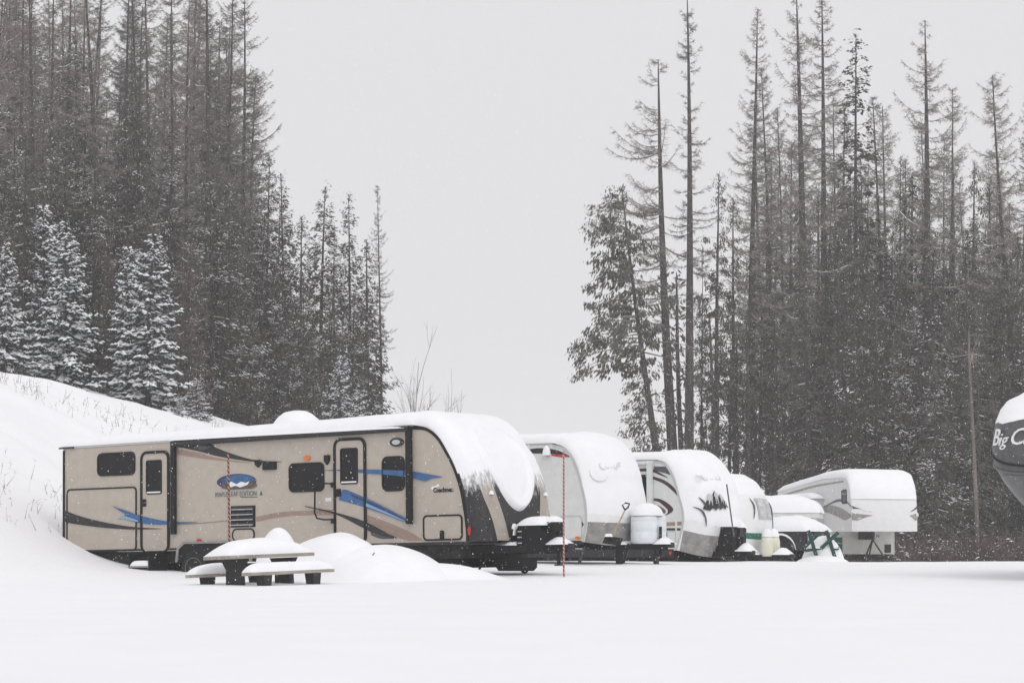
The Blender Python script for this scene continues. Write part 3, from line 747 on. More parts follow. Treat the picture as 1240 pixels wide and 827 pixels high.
# ================================================================== trailer with mountain emblem
T3F = np.array([4.2368, 68.0, 0.5])
edge3 = [(7.35, 2.31), (7.67, 2.22), (7.91, 1.88), (8.10, 1.35), (8.21, 0.95), (8.19, 0.60), (8.0, 0.0)]
t3 = Shell('travel_trailer', tuple(T3F-dd*8), D_YAW, 0, edge3, 2.50, 2.28, 'white_panel', 'white_gel', 0.58, trim='light_grey', plan=4.5)
r3 = t3.root
tag(r3, 'white travel trailer with maroon swirl stripes and mountain emblem on its front', 'trailer')
t3.strip('cap_apron', 'grey_gel', 0.0, 0.20, [(0, -0.98), (0.2, -0.995)], [(0, 0.98), (0.2, 0.995)], na=30)
t3.snow(0.24, lambda a: 0.24+0.06*np.abs(a), seed=51, capth=0.03, jag=0.01)
decal([(7.31, 2.16), (7.68, 2.15), (7.88, 1.91), (7.6, 1.99), (7.31, 2.06)], 'dark_grey', r3)
decal(swoosh([(6.6, 2.09), (7.19, 2.11), (7.48, 2.0), (7.74, 1.86)], [(6.6, 2.03), (7.19, 2.03), (7.48, 1.94), (7.74, 1.85)]), 'maroon', r3, y=-0.005)
decal(swoosh([(7.2, 1.93), (7.62, 1.80), (7.91, 1.61), (8.06, 1.38)], [(7.2, 1.86), (7.62, 1.70), (7.91, 1.49), (8.06, 1.35)]), 'maroon', r3)
decal(swoosh([(7.3, 1.34), (7.5, 1.315), (7.72, 1.21), (7.89, 1.05), (7.76, .93), (7.37, .81)], [(7.3, 1.27), (7.45, 1.24), (7.6, 1.14), (7.72, 1.03), (7.67, .92), (7.37, .79)]), 'maroon', r3)
decal(swoosh([(7.3, 1.20), (7.57, 1.09), (7.66, .98), (7.52, .88)], [(7.3, 1.12), (7.42, 1.06), (7.48, .97), (7.40, .87)]), 'brown_grey', r3)
decal([(7.3, .60), (8.2, .64), (8.2, .735), (7.3, .70)], 'tan', r3)
decal([(7.0, .525), (8.17, .50), (8.17, .565), (7.0, .57)], 'charcoal', r3)
for xx in (7.42, 7.95): decal([(xx, .42), (xx+.05, .42), (xx+.05, .75), (xx, .75)], 'white_panel', r3, 'hatch_strap', y=-0.005)
window(r3, 6.5, 1.05, 7.10, 1.95, 0.05, 0.04)
MB().box(7.14, 7.29, -0.10, -0.02, 0.56, 2.27).build('awning_arm', 'white_panel', r3)
mb = MB(); mb.tube([(2.5, -0.06, 2.22), (7.3, -0.06, 2.25)], 0.05, 8); mb.build('awning_roll', 'white_panel', r3)
hatch(r3, 7.35, 0.14, 7.95, 0.48, 0.04, 0.01, panel='white_panel', name='storage_door', seal='light_grey')
MB().box(7.62, 7.71, -0.03, -0.011, 0.355, 0.445).build('hatch_lock', 'black', r3)
MB().box(0.1, 7.9, -0.02, -0.001, -0.19, 0.03).build('bottom_skirt', 'charcoal', r3)
lamp(r3, 7.82, -0.07, 0.04, 0.045, 'red', y=-0.021)
for a_, t_ in ((-0.80, 0.80), (0.86, 0.76)):
    q = t3.cap(np.array(t_), np.array(a_)); n_ = t3.capn(np.array(t_), np.array(a_))
    MB().lathe([(0.035, -.03), (0.045, 0.0), (0.03, .03)], tuple(q+n_*0.05), 8).build('marker_light', 'rust', r3)
cap_text(t3, 'DENALI', 0.25, 0.64, -0.38, 'snowed_print', off=0.052, xs=1.25)
MT = [(-0.38, .375), (-0.30, .42), (-0.24, .445), (-0.21, .485), (-0.15, .455), (-0.10, .475), (-0.03, .51), (0.03, .465), (0.08, .455), (0.12, .475), (0.20, .445), (0.30, .40), (0.36, .372), (0.28, .382), (0.22, .365), (0.14, .38), (0.06, .362), (-0.02, .378), (-0.10, .36), (-0.18, .376), (-0.26, .358)]
MT = [(a-0.40, t) for a, t in MT]
mo = cap_poly(t3, MT, 'charcoal', 'mountain_emblem', off=0.05)
for pk in ([(-0.21, .487), (-0.29, .425), (-0.25, .43), (-0.27, .39), (-0.20, .43), (-0.19, .385), (-0.15, .44), (-0.13, .455)], [(-0.03, .512), (-0.11, .45), (-0.07, .455), (-0.08, .40), (-0.03, .445), (0.0, .385), (0.02, .44), (0.04, .463)], [(0.12, .477), (0.07, .445), (0.10, .445), (0.10, .40), (0.14, .43), (0.18, .39), (0.19, .43), (0.22, .437)], [(0.25, .42), (0.22, .385), (0.26, .40), (0.29, .38), (0.30, .40)]):
    pp = cap_poly(t3, [(a-0.40, t) for a, t in pk], 'light_grey', 'peak_snow', off=0.066); pp.parent = mo
for pts in ([(-0.90, .40), (-0.80, .365), (-0.74, .31), (-0.72, .26)], [(-0.80, .47), (-0.74, .42), (-0.70, .37)], [(0.90, .50), (0.92, .45), (0.90, .40)], [(0.97, .38), (0.90, .34), (0.85, .28)]):
    cap_line(t3, pts, 0.028, 'dark_grey', 'painted_stripe', off=0.035)
MB().box(0.2, 7.9, 0.12, 2.3, -0.28, -0.003).build('underbelly', 'belly', r3)
wheel(r3, 3.3, 0.1, -0.2, 0.35); wheel(r3, 4.2, 0.1, -0.2, 0.35)
hitch(r3, 8.2, -0.10, reach=1.15, jackfoot=-0.36)
MB().prism([(8.62, -0.1), (9.12, -0.1), (9.14, 0.55), (9.06, 0.62), (8.68, 0.62), (8.60, 0.55)], 0.88, 1.56).build('gas_bottle_cover', 'black', r3)
snow_slab(8.62, 9.12, 0.88, 1.56, 0.60, 0.28, r3, 'cover_snow', seed=61, p=2.6, q=0.55, over=0.03)
snow_slab(9.1, 9.55, 0.96, 1.48, -0.03, 0.22, r3, 'coupler_snow', seed=62, p=2, q=0.9, nx=14, ny=12)
snow_slab(9.08, 9.3, 1.1, 1.34, 0.58, 0.16, r3, 'jack_snow', seed=63, p=2, q=0.9, nx=10, ny=10)
snow_slab(8.15, 8.6, 0.6, 1.85, -0.03, 0.10, r3, 'tongue_snow', seed=64, p=2, q=0.8, nx=14, ny=12)
MB().box(9.1, 9.2, 1.15, 1.29, -0.1, 0.58).build('jack_head', 'charcoal', r3)
bw = empty('pole', (px(888, 66.8), 66.8, 0.85))
tag(bw, 'thin dark pole leaning against the front of the mountain-emblem trailer', 'pole')
mb = MB(); mb.tube([(0.0, 0, 0), (-0.13, 0.55, 1.32)], 0.02, 6); mb.build('shaft', 'dark_grey', bw)

# ================================================================== small white trailer with front window
T4F = np.array([6.17, 76.0, 0.42])
edge4 = [(4.85, 2.02), (5.10, 1.97), (5.32, 1.80), (5.52, 1.45), (5.62, 1.05), (5.62, 0.55), (5.45, 0.0)]
t4 = Shell('travel_trailer', tuple(T4F-dd*5.55), D_YAW, 0, edge4, 2.44, 1.99, 'white_panel', 'white_gel', 0.35, trim='light_grey')
r4 = t4.root
tag(r4, 'small white travel trailer with square front window and teal band', 'trailer')
t4.snow(0.26, lambda a: 0.66+0.03*np.abs(a), seed=71, capth=0.05, jag=0.02)
t4.strip('cap_band', 'teal', 0.205, 0.262, [(0.2, -0.98), (0.27, -0.98)], [(0.2, 0.30), (0.27, 0.30)], na=20)
t4.strip('cap_window', 'light_grey', 0.40, 0.62, [(0.4, -0.12), (0.62, -0.12)], [(0.4, 0.66), (0.62, 0.66)], na=14, off=0.02)
for a0, a1 in ((-0.08, 0.22), (0.29, 0.58)):
    for u0, u1 in ((0.42, 0.50), (0.525, 0.60)):
        t4.strip('pane', 'faint_grey', u0, u1, [(u0, a0), (u1, a0)], [(u0, a1), (u1, a1)], nt=5, na=6, off=0.03)
cap_line(t4, [(0.74, 0.60), (0.78, 0.52), (0.80, 0.42)], 0.03, 'dark_grey', 'painted_stripe', off=0.02)
cap_line(t4, [(-0.30, 0.62), (-0.26, 0.52), (-0.34, 0.40)], 0.03, 'dark_grey', 'painted_stripe', off=0.02)
cap_line(t4, [(0.985, 0.62), (0.985, 0.42), (0.985, 0.1)], 0.03, 'blue', 'lens_fringe', off=0.012)  # blue colour fringe of the lens, put in as a solid strip on the edge
MB().box(0.2, 5.5, 0.12, 2.3, -0.25, -0.003).build('underbelly', 'belly', r4)
wheel(r4, 2.6, 0.1, -0.18, 0.33)
hitch(r4, 5.7, -0.12, reach=1.15, jackfoot=-0.3)
for yy in (1.0, 1.36):
    mb = MB(); mb.lathe([(0.04, -0.1), (0.17, -0.1), (0.185, -0.05), (0.185, 0.34), (0.16, 0.44), (0.09, 0.50), (0.07, 0.52), (0.07, 0.60)], (6.3, yy, 0.0), 16)
    mb.build('gas_bottle', 'tank_cream', r4, smooth=True)
    snow_dome((6.3, yy, 0.46), 0.16, 0.16, 0.26, r4, 'bottle_snow', seed=7)
snow_slab(6.45, 6.95, 0.9, 1.5, -0.05, 0.22, r4, 'coupler_snow', seed=72, p=2, q=0.9, nx=12, ny=10)
snow_slab(5.62, 6.1, 0.6, 1.85, -0.05, 0.10, r4, 'tongue_snow', seed=73, p=2, q=0.8, nx=12, ny=10)
# rolled side awning heaped with snow on the far side
mb = MB(); mb.tube([(1.5, 2.52, 1.72), (5.0, 2.52, 1.74)], 0.07, 8); mb.build('awning_roll', 'light_grey', r4)
snow_slab(1.5, 5.1, 2.40, 2.85, 1.55, 0.38, r4, 'awning_snow', seed=74, p=2.6, q=0.5, nx=24, ny=10)

# ================================================================== buried pickup, shed, upended table
tr = empty('pickup_truck', (9.5, 82.6, gz(9.5, 82.6)), (0, 0, R(-30)))
tag(tr, 'dark pickup truck with a thick cushion of snow on its bonnet', 'truck')
prof = [(-1.9, 0.45), (-1.9, 1.0), (-0.2, 1.08), (0.05, 0.98), (0.08, 0.5), (-0.25, 0.42), (-0.38, 0.62), (-0.62, 0.82), (-0.95, 0.82), (-1.2, 0.62), (-1.3, 0.42)]
MB().prism(prof, -0.95, 0.95).build('front_body', 'charcoal', tr)
MB().prism([(-5.2, 0.5), (-1.9, 0.45), (-1.9, 1.05), (-2.35, 1.72), (-3.6, 1.75), (-3.8, 1.05), (-5.2, 1.05)], -0.93, 0.93).build('cab', 'dark_grey', tr)
for yy in (-0.93, 0.93):
    for xx in (-0.8, -4.3): wheel(tr, xx, yy, 0.30, 0.40, 0.24, rim='grey_gel')
bp = MB().box(0.06, 0.2, -0.98, 0.98, 0.32, 0.52).build('bumper', 'black', tr)
MB().box(0.081, 0.11, -0.6, 0.6, 0.58, 0.95).build('grille', 'black', tr)
for yy in (-0.76, 0.76): MB().box(0.081, 0.12, yy-.13, yy+.13, 0.66, 0.92).build('headlight', 'light_grey', tr)
snow_slab(-1.95, 0.12, -0.98, 0.98, 1.02, 0.46, tr, 'bonnet_snow', seed=81, p=3.5, q=0.5)
snow_slab(-3.7, -2.2, -0.9, 0.9, 1.74, 0.3, tr, 'roof_snow', seed=82)
snow_slab(0.05, 0.26, -0.98, 0.98, 0.5, 0.2, tr, 'bumper_snow', seed=83, p=2.5, q=0.6)
snow_dome((0.2, -0.62, 0.16), 0.17, 0.14, 0.34, tr, 'fog_lamp_snow', seed=84)
P = np.zeros((12, 5, 3))
for i in range(12):
    a = R(8+164*i/11)
    for j in range(5): P[i, j] = (-0.8-0.53*math.cos(a), -1.02+0.14*j/4, 0.38+0.53*math.sin(a)+0.06*math.sin(math.pi*i/11)*math.sin(math.pi*j/4))
MB().grid(P).build('fender_snow', 'snow', tr, smooth=True)
mm = MB().box(-1.78, -1.62, -1.26, -1.02, 1.02, 1.5).build('mirror', 'charcoal', tr)
MB().box(-1.74, -1.68, -1.02, -0.9, 1.1, 1.16).build('mirror_arm', 'black', mm)

SH = empty('shed', (8.1, 90.0, gz(8.1, 90)), (0, 0, R(-10)))
tag(SH, 'low red-brown shed with white fascia under a thick snow roof', 'shed')
for k in range(12):
    MB().box(-1.6+k*0.31, -1.6+k*0.31+0.295, -0.03, 0.02, 0.0, 1.62).build('plank', 'shed_wall', SH)
MB().box(-1.6, 2.1, 0.022, 2.2, 0.0, 1.6).build('shed_body', 'shed_wall', SH)
MB().box(-1.8, 2.34, -0.25, 2.4, 1.62, 1.80).build('fascia', 'white_panel', SH)
MB().box(2.14, 2.24, -0.2, -0.1, 0.0, 1.618).build('corner_post', 'white_panel', SH)
snow_slab(-1.85, 2.38, -0.28, 2.45, 1.80, 0.62, SH, 'roof_snow', seed=85, p=4, q=0.45)

gt = empty('picnic_table', (px(992, 81), 81.0, gz(px(992, 81), 81)), (0, 0, R(-22)))
tag(gt, 'green picnic table tipped on its side with crossed legs showing', 'picnic table')
def plank(parent, a, b, w, t, m, name):
    a = Vector(a); b = Vector(b); d = (b-a).normalized(); n = d.cross(Vector((0, 1, 0))).normalized()*w/2; k = Vector((0, 1, 0))*t/2
    vs = [a-n-k, a+n-k, a+n+k, a-n+k, b-n-k, b+n-k, b+n+k, b-n+k]
    return MB().add(vs, [(0,3,2,1),(4,5,6,7),(0,1,5,4),(1,2,6,5),(2,3,7,6),(3,0,4,7)]).build(name, m, parent)
for ox, oy in ((-0.26, 0.0), (0.24, 0.25)):
    plank(gt, (ox-0.27, oy, 0.50), (ox+0.27, oy, 0.98), 0.105, 0.05, 'green_paint', 'leg')
    plank(gt, (ox-0.12, oy+.052, 1.04), (ox+0.16, oy+.052, 0.16), 0.105, 0.05, 'green_paint', 'leg')
    plank(gt, (ox-0.24, oy+.10, 0.42), (ox+0.26, oy+.10, 0.50), 0.09, 0.04, 'green_paint', 'brace')
    snow_slab(ox-0.22, ox+0.25, oy+.05, oy+.15, 0.49, 0.06, gt, 'brace_snow', seed=86, nx=10, ny=6)
for k in range(4):
    MB().box(-0.5, 0.52, 0.66, 0.70, 0.05+k*0.2, 0.05+k*0.2+0.185).build('plank', 'green_paint', gt)
snow_dome((-0.05, 0.52, 0.0), 0.7, 0.32, 0.92, gt, 'table_snow', seed=87, pw=0.7)
snow_dome((0.05, 0.0, -0.12), 0.95, 0.7, 0.42, gt, 'piled_snow', seed=88)

# ================================================================== white fifth-wheel trailer
F5 = empty('fifth_wheel_trailer', (11.93, 93.0, 0.36), (0, 0, R(-77)))
tag(F5, 'white fifth-wheel trailer with grey swoosh stripes and raised nose', 'trailer')
# local: x forward, y across (0 = side on the shed's side), z up from the lower body's bottom edge; nose tip at x=0
sideprof = [(-8.0, 0.0), (-2.2, 0.0), (-2.2, 0.80), (0.0, 0.80), (0.02, 1.3), (-0.05, 1.9), (-0.25, 2.45), (-0.55, 2.72), (-3.0, 2.70), (-8.0, 2.35)]
MB().prism(sideprof, 0, 0.04).build('side_wall', 'white_panel', F5)
MB().prism(sideprof, 2.40, 2.44).build('side_wall', 'light_grey', F5)
MB().box(-2.24, -2.2, 0.042, 2.398, 0.0, 0.8).build('lower_front_wall', 'cream', F5)
MB().box(-2.2, 0.0, 0.042, 2.398, 0.80, 0.84).build('nose_floor', 'cream', F5)
ed = np.array(catmull([(0.0, 0.80), (0.02, 1.3), (-0.05, 1.9), (-0.25, 2.45), (-0.55, 2.72)], 6))
tt = np.linspace(0, 1, len(ed)); aa = np.linspace(-1, 1, 25)
P = np.zeros((len(ed), 25, 3))
for i in range(len(ed)):
    b = 0.28*(1-np.abs(aa)**2.6)*(0.55+0.45*math.sin(min(1, tt[i]*1.4)*math.pi/2))
    P[i, :, 0] = ed[i, 0]+b; P[i, :, 1] = 1.22*(1+aa); P[i, :, 2] = ed[i, 1]
MB().grid(P).build('front_cap', 'frosted_gel', F5, smooth=True)
# protruding lip round the nose
lip = np.array([[(0.30*(1-abs(a)**2.6)+0.05+dx, 1.22*(1+a*1.05), 0.80+dz) for a in np.linspace(0.90, 1.0, 8)] for dx, dz in ((-.14, 0.50), (-.06, 0.52), (-.045, 0.58), (-.06, 0.64), (-.14, 0.66))])
MB().grid(lip).build('nose_lip', 'cream', F5, smooth=True)
MB().add([(-8, 0, 2.352), (-3, 0, 2.702), (-3, 2.44, 2.702), (-8, 2.44, 2.352)], [(0, 1, 2, 3)]).build('roof', 'light_grey', F5)
MB().add([(-3, 0, 2.703), (-0.55, 0, 2.722), (-0.55, 2.44, 2.722), (-3, 2.44, 2.703)], [(0, 1, 2, 3)]).build('roof', 'light_grey', F5)
MB().box(-8.04, -8.0, 0, 2.44, 0, 2.34).build('rear_wall', 'light_grey', F5)
rows = [(-8.05, 2.35, 0.02), (-8.0, 2.355, 0.16), (-7.6, 2.38, 0.26), (-6.0, 2.49, 0.28), (-4.0, 2.635, 0.28), (-3.0, 2.705, 0.30), (-1.6, 2.715, 0.32), (-0.8, 2.71, 0.30), (-0.45, 2.66, 0.26), (-0.22, 2.42, 0.10), (-0.13, 2.25, 0.05), (-0.09, 2.1, 0.022), (-0.06, 2.0, 0.010), (-0.045, 1.93, 0.003)]
na = 28; a28 = np.sin(np.linspace(-1, 1, na)*math.pi/2)
B = np.zeros((len(rows), na, 3)); Nn = np.zeros_like(B); T = np.zeros((len(rows), na))
for i, (x, z, th) in enumerate(rows):
    f = 0 if x < -0.5 else min(1, (x+0.5)/0.4)
    B[i, :, 0] = x+0.29*f*(1-np.abs(a28)**2.6); B[i, :, 1] = 1.22*(1+a28*1.01); B[i, :, 2] = z
    Nn[i, :, 0] = f; Nn[i, :, 2] = 1-f*0.7
    T[i] = th*np.clip(1-np.abs(a28)**8, 0, 1)**0.42*(1+0.06*N1(a28*3, x))
Nn /= np.linalg.norm(Nn, axis=-1)[..., None]
snow_sheet(B, Nn, T, 'snow_cover', F5)
window(F5, -0.98, 1.78, -0.48, 2.28, 0.05, 0.05)
def f5d(top, bot, m, y=-0.001): decal(swoosh(top, bot), m, F5, y=y)
f5d([(-4.6, 1.62), (-2.5, 1.75), (-1.2, 1.66), (-0.02, 1.38)], [(-4.6, 1.58), (-2.6, 1.50), (-1.4, 1.32), (-0.7, 1.2), (-0.02, 1.3)], 'grey_gel')
f5d([(-2.8, 1.72), (-1.4, 1.95), (-0.5, 1.88), (-0.06, 1.70)], [(-2.8, 1.70), (-1.4, 1.86), (-0.5, 1.80), (-0.06, 1.66)], 'dark_grey', y=-0.006)
f5d([(-4.4, 1.45), (-3.4, 1.2), (-2.4, 0.6), (-2.3, 0.2)], [(-4.4, 1.40), (-3.6, 1.0), (-2.9, 0.35), (-2.4, 0.1)], 'grey_gel')
f5d([(-4.9, 1.2), (-4.2, 0.9), (-3.2, 0.25)], [(-4.9, 1.1), (-4.3, 0.7), (-3.4, 0.15)], 'grey_gel')
f5d([(-8.0, 2.2), (-4.0, 2.5), (-0.8, 2.6)], [(-8.0, 2.12), (-4.0, 2.42), (-0.8, 2.54)], 'grey_gel', y=-0.002)
# stripes wrapping on to the nose
def nose_pt(a, z): 
    x = float(np.interp(z, ed[:, 1], ed[:, 0])); tq = float(np.interp(z, ed[:, 1], tt))
    return (x+0.28*(1-abs(a)**2.6)*(0.55+0.45*math.sin(min(1, tq*1.4)*math.pi/2))+0.012, 1.22*(1+a), z)
for sg in (-1, 1):
    for (pts, m) in (([(-1.0, 1.70), (-0.8, 1.60), (-0.45, 1.47), (-0.7, 1.52), (-1.0, 1.60)], 'dark_grey'), ([(-1.0, 1.44), (-0.75, 1.40), (-0.42, 1.36), (-0.6, 1.30), (-0.85, 1.18), (-1.0, 1.2)], 'grey_gel')):
        if sg == 1: pts = [(1.0+(-1.0-p[0])*0.5, p[1]) for p in pts]
        MB().add([nose_pt(a, z) for a, z in pts], [list(range(len(pts)))]).build('painted_stripe', m, F5)
MB().box(-2.195, -1.5, 1.05, 1.42, 0.52, 0.795).build('pin_box', 'charcoal', F5)
kp = MB()
for a in (200, 320, 80):
    kp.tube([(-1.2, 1.22, 0.52), (-1.2+0.62*math.cos(R(a)), 1.22+0.62*math.sin(R(a)), -0.42)], 0.03, 6)
kp.tube([(-1.2, 1.22, 0.52), (-1.2, 1.22, 0.80)], 0.05, 8)
kp.tube([(-1.2+0.35*math.cos(R(200)), 1.22+0.35*math.sin(R(200)), 0.0), (-1.2+0.35*math.cos(R(320)), 1.22+0.35*math.sin(R(320)), 0.0)], 0.018, 6)
kp.build('kingpin_tripod', 'charcoal', F5)
for yy in (0.25, 2.2): MB().box(-2.5, -2.38, yy-.06, yy+.06, -0.35, 0.0).build('landing_leg', 'light_grey', F5)
MB().box(-2.195, -2.185, 2.05, 2.3, 0.05, 0.35).build('access_panel', 'charcoal', F5)
MB().box(-2.195, -2.185, 1.72, 1.86, 0.60, 0.68).build('notice_sticker', 'grey_gel', F5)
hatch_o = MB().box(-2.194, -2.186, 0.5, 1.0, 0.1, 0.62).build('hatch_door', 'cream', F5)
MB().box(-7.8, -2.26, 0.15, 2.3, -0.2, -0.003).build('underbelly', 'belly', F5)
# slide-out room on the shed side
so = MB().box(-6.2, -2.9, -0.45, -0.001, 0.55, 2.0).build('slide_out', 'light_grey', F5)
snow_slab(-6.25, -2.85, -0.48, 0.02, 2.002, 0.22, F5, 'slide_out_snow', seed=91, p=4)

# ================================================================== dark fifth-wheel nose by the trees
BG = empty('fifth_wheel_trailer', (9.78, 48.6, gz(9.95, 48.6)), (0, 0, R(-118)))
tag(BG, 'dark grey fifth-wheel trailer nose with white script lettering', 'trailer')
# local: x forward, nose at x=0, centre line y=0
zb = 1.02 - gz(9.95, 48.6)
prof = [(0.0, -0.75, 0.50), (0.22, -0.55, 0.62), (0.5, -0.32, 0.82), (0.8, -0.12, 1.02), (1.05, 0.0, 1.14), (1.35, 0.02, 1.18), (1.65, -0.03, 1.17), (1.9, -0.12, 1.14), (2.1, -0.28, 1.08), (2.25, -0.55, 1.0), (2.33, -0.95, 0.92)]
n_a = 33; aa = np.linspace(-1, 1, n_a)
P = np.zeros((len(prof), n_a, 3))
def big_pt(a, z, off=0.0):
    zz = [p[0] for p in prof]; xf = np.interp(z, zz, [p[1] for p in prof]); hw = np.interp(z, zz, [p[2] for p in prof])
    an = np.asarray(a)*math.pi/2
    return np.stack([xf-0.85+(0.85+off)*np.abs(np.cos(an))**0.75, (hw+off)*np.sign(np.sin(an))*np.abs(np.sin(an))**0.8, zb+z+0*an], -1)
zs = np.linspace(0, 2.33, 30)
MB().grid(np.stack([big_pt(aa, z) for z in zs])).build('front_cap', 'big_dark', BG, smooth=True)
MB().grid(np.stack([big_pt(aa, z, 0.008+0.02*math.sin(math.pi*k/9)) for k, z in enumerate(np.linspace(0.02, 0.86, 10))])).build('chin_panel', 'big_grey', BG, smooth=True)
for k, (z0, dz) in enumerate(((0.88, 0.28), (1.02, 0.42))):
    pts = [tuple(big_pt(np.array(a), z0+dz*abs(a)**2.2, 0.012)) for a in np.linspace(-1, 1, 33)]
    MB().tube(pts, 0.022, 6).build('moulding', 'black' if k else 'big_grey', BG)
MB().prism([(-0.86, 1.0+zb), (-0.95, 2.22+zb), (-8.5, 2.32+zb), (-8.5, -0.42+zb), (-3.6, -0.42+zb), (-3.6, 0.35+zb)], -0.95, 0.95).build('body', 'big_grey', BG)
for yy in (-0.85, 0.85):
    wheel(BG, -6.2, yy, 0.33, 0.36); wheel(BG, -7.1, yy, 0.33, 0.36)
    MB().box(-3.9, -3.78, yy-.06, yy+.06, 0.0, zb-0.42).build('landing_leg', 'steel', BG)
MB().box(-1.9, -0.55, -0.16, 0.16, zb-0.22, zb+0.02).build('pin_box', 'charcoal', BG)
snow_slab(-0.95, -0.52, -0.18, 0.18, zb-0.22, 0.1, BG, 'pin_snow', seed=94, nx=10, ny=8)
na = 33; rws = []; Tn = []; Nr = []
for k, z in enumerate(np.linspace(1.86, 2.33, 16)):
    jz = 0.03*N2(aa*16, 0*aa+1)+0.02*np.sin(aa*90)
    zz = z + jz*(1-k/15)
    row = np.array([big_pt(np.array(a), q) for a, q in zip(aa, zz)])
    rws.append(row); c = row.mean(0); n = row-np.array([-0.9, 0, zb+1.2]); n /= np.linalg.norm(n, axis=1)[:, None]; Nr.append(n)
    Tn.append(np.full(na, 0.004+0.09*(k/15)**2))
for x in (-1.95, -2.4, -4.0, -8.5):
    row = np.stack([np.full(na, x), 0.96*np.sin(aa*math.pi/2), np.full(na, zb+2.36)], -1); rws.append(row)
    Nr.append(np.tile([0, 0, 1.0], (na, 1))); Tn.append(0.09+0.13*np.clip(1-np.abs(np.sin(aa*math.pi/2))**8, 0, 1)**0.45)
snow_sheet(np.array(rws), np.array(Nr), np.array(Tn), 'snow_cover', BG)
def big_text(body, size, a, z, shear, material, off, ext):
    q = big_pt(np.array(a), z, off); n1 = big_pt(np.array(a+.02), z)-big_pt(np.array(a-.02), z)
    xv = Vector(n1).normalized(); zv = xv.cross(Vector((0, 0, 1))).normalized(); yv = zv.cross(xv)
    return text(body, size, BG, tuple(q), tuple(Matrix((xv, yv, zv)).transposed().to_euler()), material, shear=shear, ext=ext, off=0.0)
LET = []
BW = [('B', -0.60), ('i', -0.50), ('g', -0.42), ('C', -0.25), ('o', -0.13), ('u', -0.03), ('n', 0.07), ('t', 0.15), ('r', 0.22), ('y', 0.30)]
for ch, a in BW:
    big_text(ch, 0.44 if ch in 'BC' else 0.34, a, 1.56 if ch in 'BC' else 1.52, 0.45, 'white_gel', 0.02, 0.012)

# ================================================================== picnic table
TB = empty('picnic_table', (-4.45, 46.9, gz(-4.45, 46.9)), tuple((Matrix.Rotation(R(-2.4), 3, 'Y') @ Matrix.Rotation(R(44), 3, 'Z')).to_euler()))
tag(TB, 'snow-laden wooden picnic table on dark pedestal legs before the beige trailer', 'picnic table')
hz = 0.52
for k in range(4):
    MB().box(-0.95, 0.95, -0.38+k*0.192, -0.38+k*0.192+0.18, hz-0.06, hz).build('tabletop_plank', 'table_wood', TB)
for sy in (-1, 1):
    for k in range(2):
        y0 = sy*0.80-0.14+k*0.145
        MB().box(-0.93, 0.93, y0, y0+0.135, 0.16, 0.215).build('seat_plank', 'table_wood', TB)
for sx in (-0.55, 0.55):
    MB().add([(sx-.05,-.34,hz-.07),(sx+.05,-.34,hz-.07),(sx+.05,.34,hz-.07),(sx-.05,.34,hz-.07),
              (sx-.05,-.20,hz-.25),(sx+.05,-.20,hz-.25),(sx+.05,.20,hz-.25),(sx-.05,.20,hz-.25),
              (sx-.05,-.22,-.2),(sx+.05,-.22,-.2),(sx+.05,.22,-.2),(sx-.05,.22,-.2)],
             [(0,1,2,3),(0,4,5,1),(1,5,6,2),(2,6,7,3),(3,7,4,0),(4,8,9,5),(5,9,10,6),(6,10,11,7),(7,11,8,4)]).build('pedestal', 'table_dark', TB)
    for sy in (-1, 1):
        MB().add([(sx-.09,sy*.8-.12,.158),(sx+.09,sy*.8-.12,.158),(sx+.09,sy*.8+.12,.158),(sx-.09,sy*.8+.12,.158),
                  (sx-.06,sy*.8-.09,-.2),(sx+.06,sy*.8-.09,-.2),(sx+.06,sy*.8+.09,-.2),(sx-.06,sy*.8+.09,-.2)],
                 [(0,1,2,3),(0,4,5,1),(1,5,6,2),(2,6,7,3),(3,7,4,0)]).build('seat_support', 'table_dark', TB)
MB().box(-0.5, 0.5, -0.05, 0.05, hz-.30, hz-.14).build('stretcher', 'table_dark', TB)
snow_slab(-0.95, 0.95, -0.38, 0.38, hz+.001, 0.26, TB, 'tabletop_snow', seed=101, p=3.2, q=0.62, nx=40, ny=20)
for sy in (-1, 1): snow_slab(-0.93, 0.93, sy*.80-.14, sy*.80+.14, 0.216, 0.17, TB, 'seat_snow', seed=102+sy, p=4, q=0.5, nx=36, ny=12)

# snow-buried heaps between the table and the beige trailer
def mound(name, label, cx, cy, rx, ry, h, seed, rot=0.0, pw=1.25):
    n, k = 40, 18
    th = np.linspace(0, 2*math.pi, n, endpoint=False); nz = vnoise(seed)
    P = np.zeros((k, n, 3))
    for i, r in enumerate(np.linspace(0, 1, k)):
        w = 1+0.10*nz(np.cos(th)*1.5, np.sin(th)*1.5)
        x = rx*r*np.cos(th)*w; y = ry*r*np.sin(th)*w
        X = cx+x*math.cos(rot)-y*math.sin(rot); Y = cy+x*math.sin(rot)+y*math.cos(rot)
        shp = (1-r**2)**pw if pw < 0.6 else (0.5+0.5*math.cos(math.pi*r**1.4))**pw
        z = ground(X, Y)+h*shp*(1+0.13*nz(X, Y, 1.3)+0.05*nz(Y, X, 3.5))-0.04*r**4
        P[i] = np.stack([X-cx, Y-cy, z-gz(cx, cy)], -1)
    P[0] = P[0].mean(0)
    o = MB().grid(P, close=True).build(name, 'snow', None, smooth=True, loc=(cx, cy, gz(cx, cy)))
    return tag(o, label, 'snow mound')
m1 = mound('snow_mound', 'tall rounded snow mound directly behind the picnic table end', px(408, 49.3), 49.3, 1.7, 1.1, 0.86, 201, R(-30), 0.75)
m2 = mound('snow_mound', 'broad low snow mound sloping down before the beige trailer hatch', px(455, 48.9), 48.9, 1.7, 1.2, 0.62, 202, R(-20), 0.75)
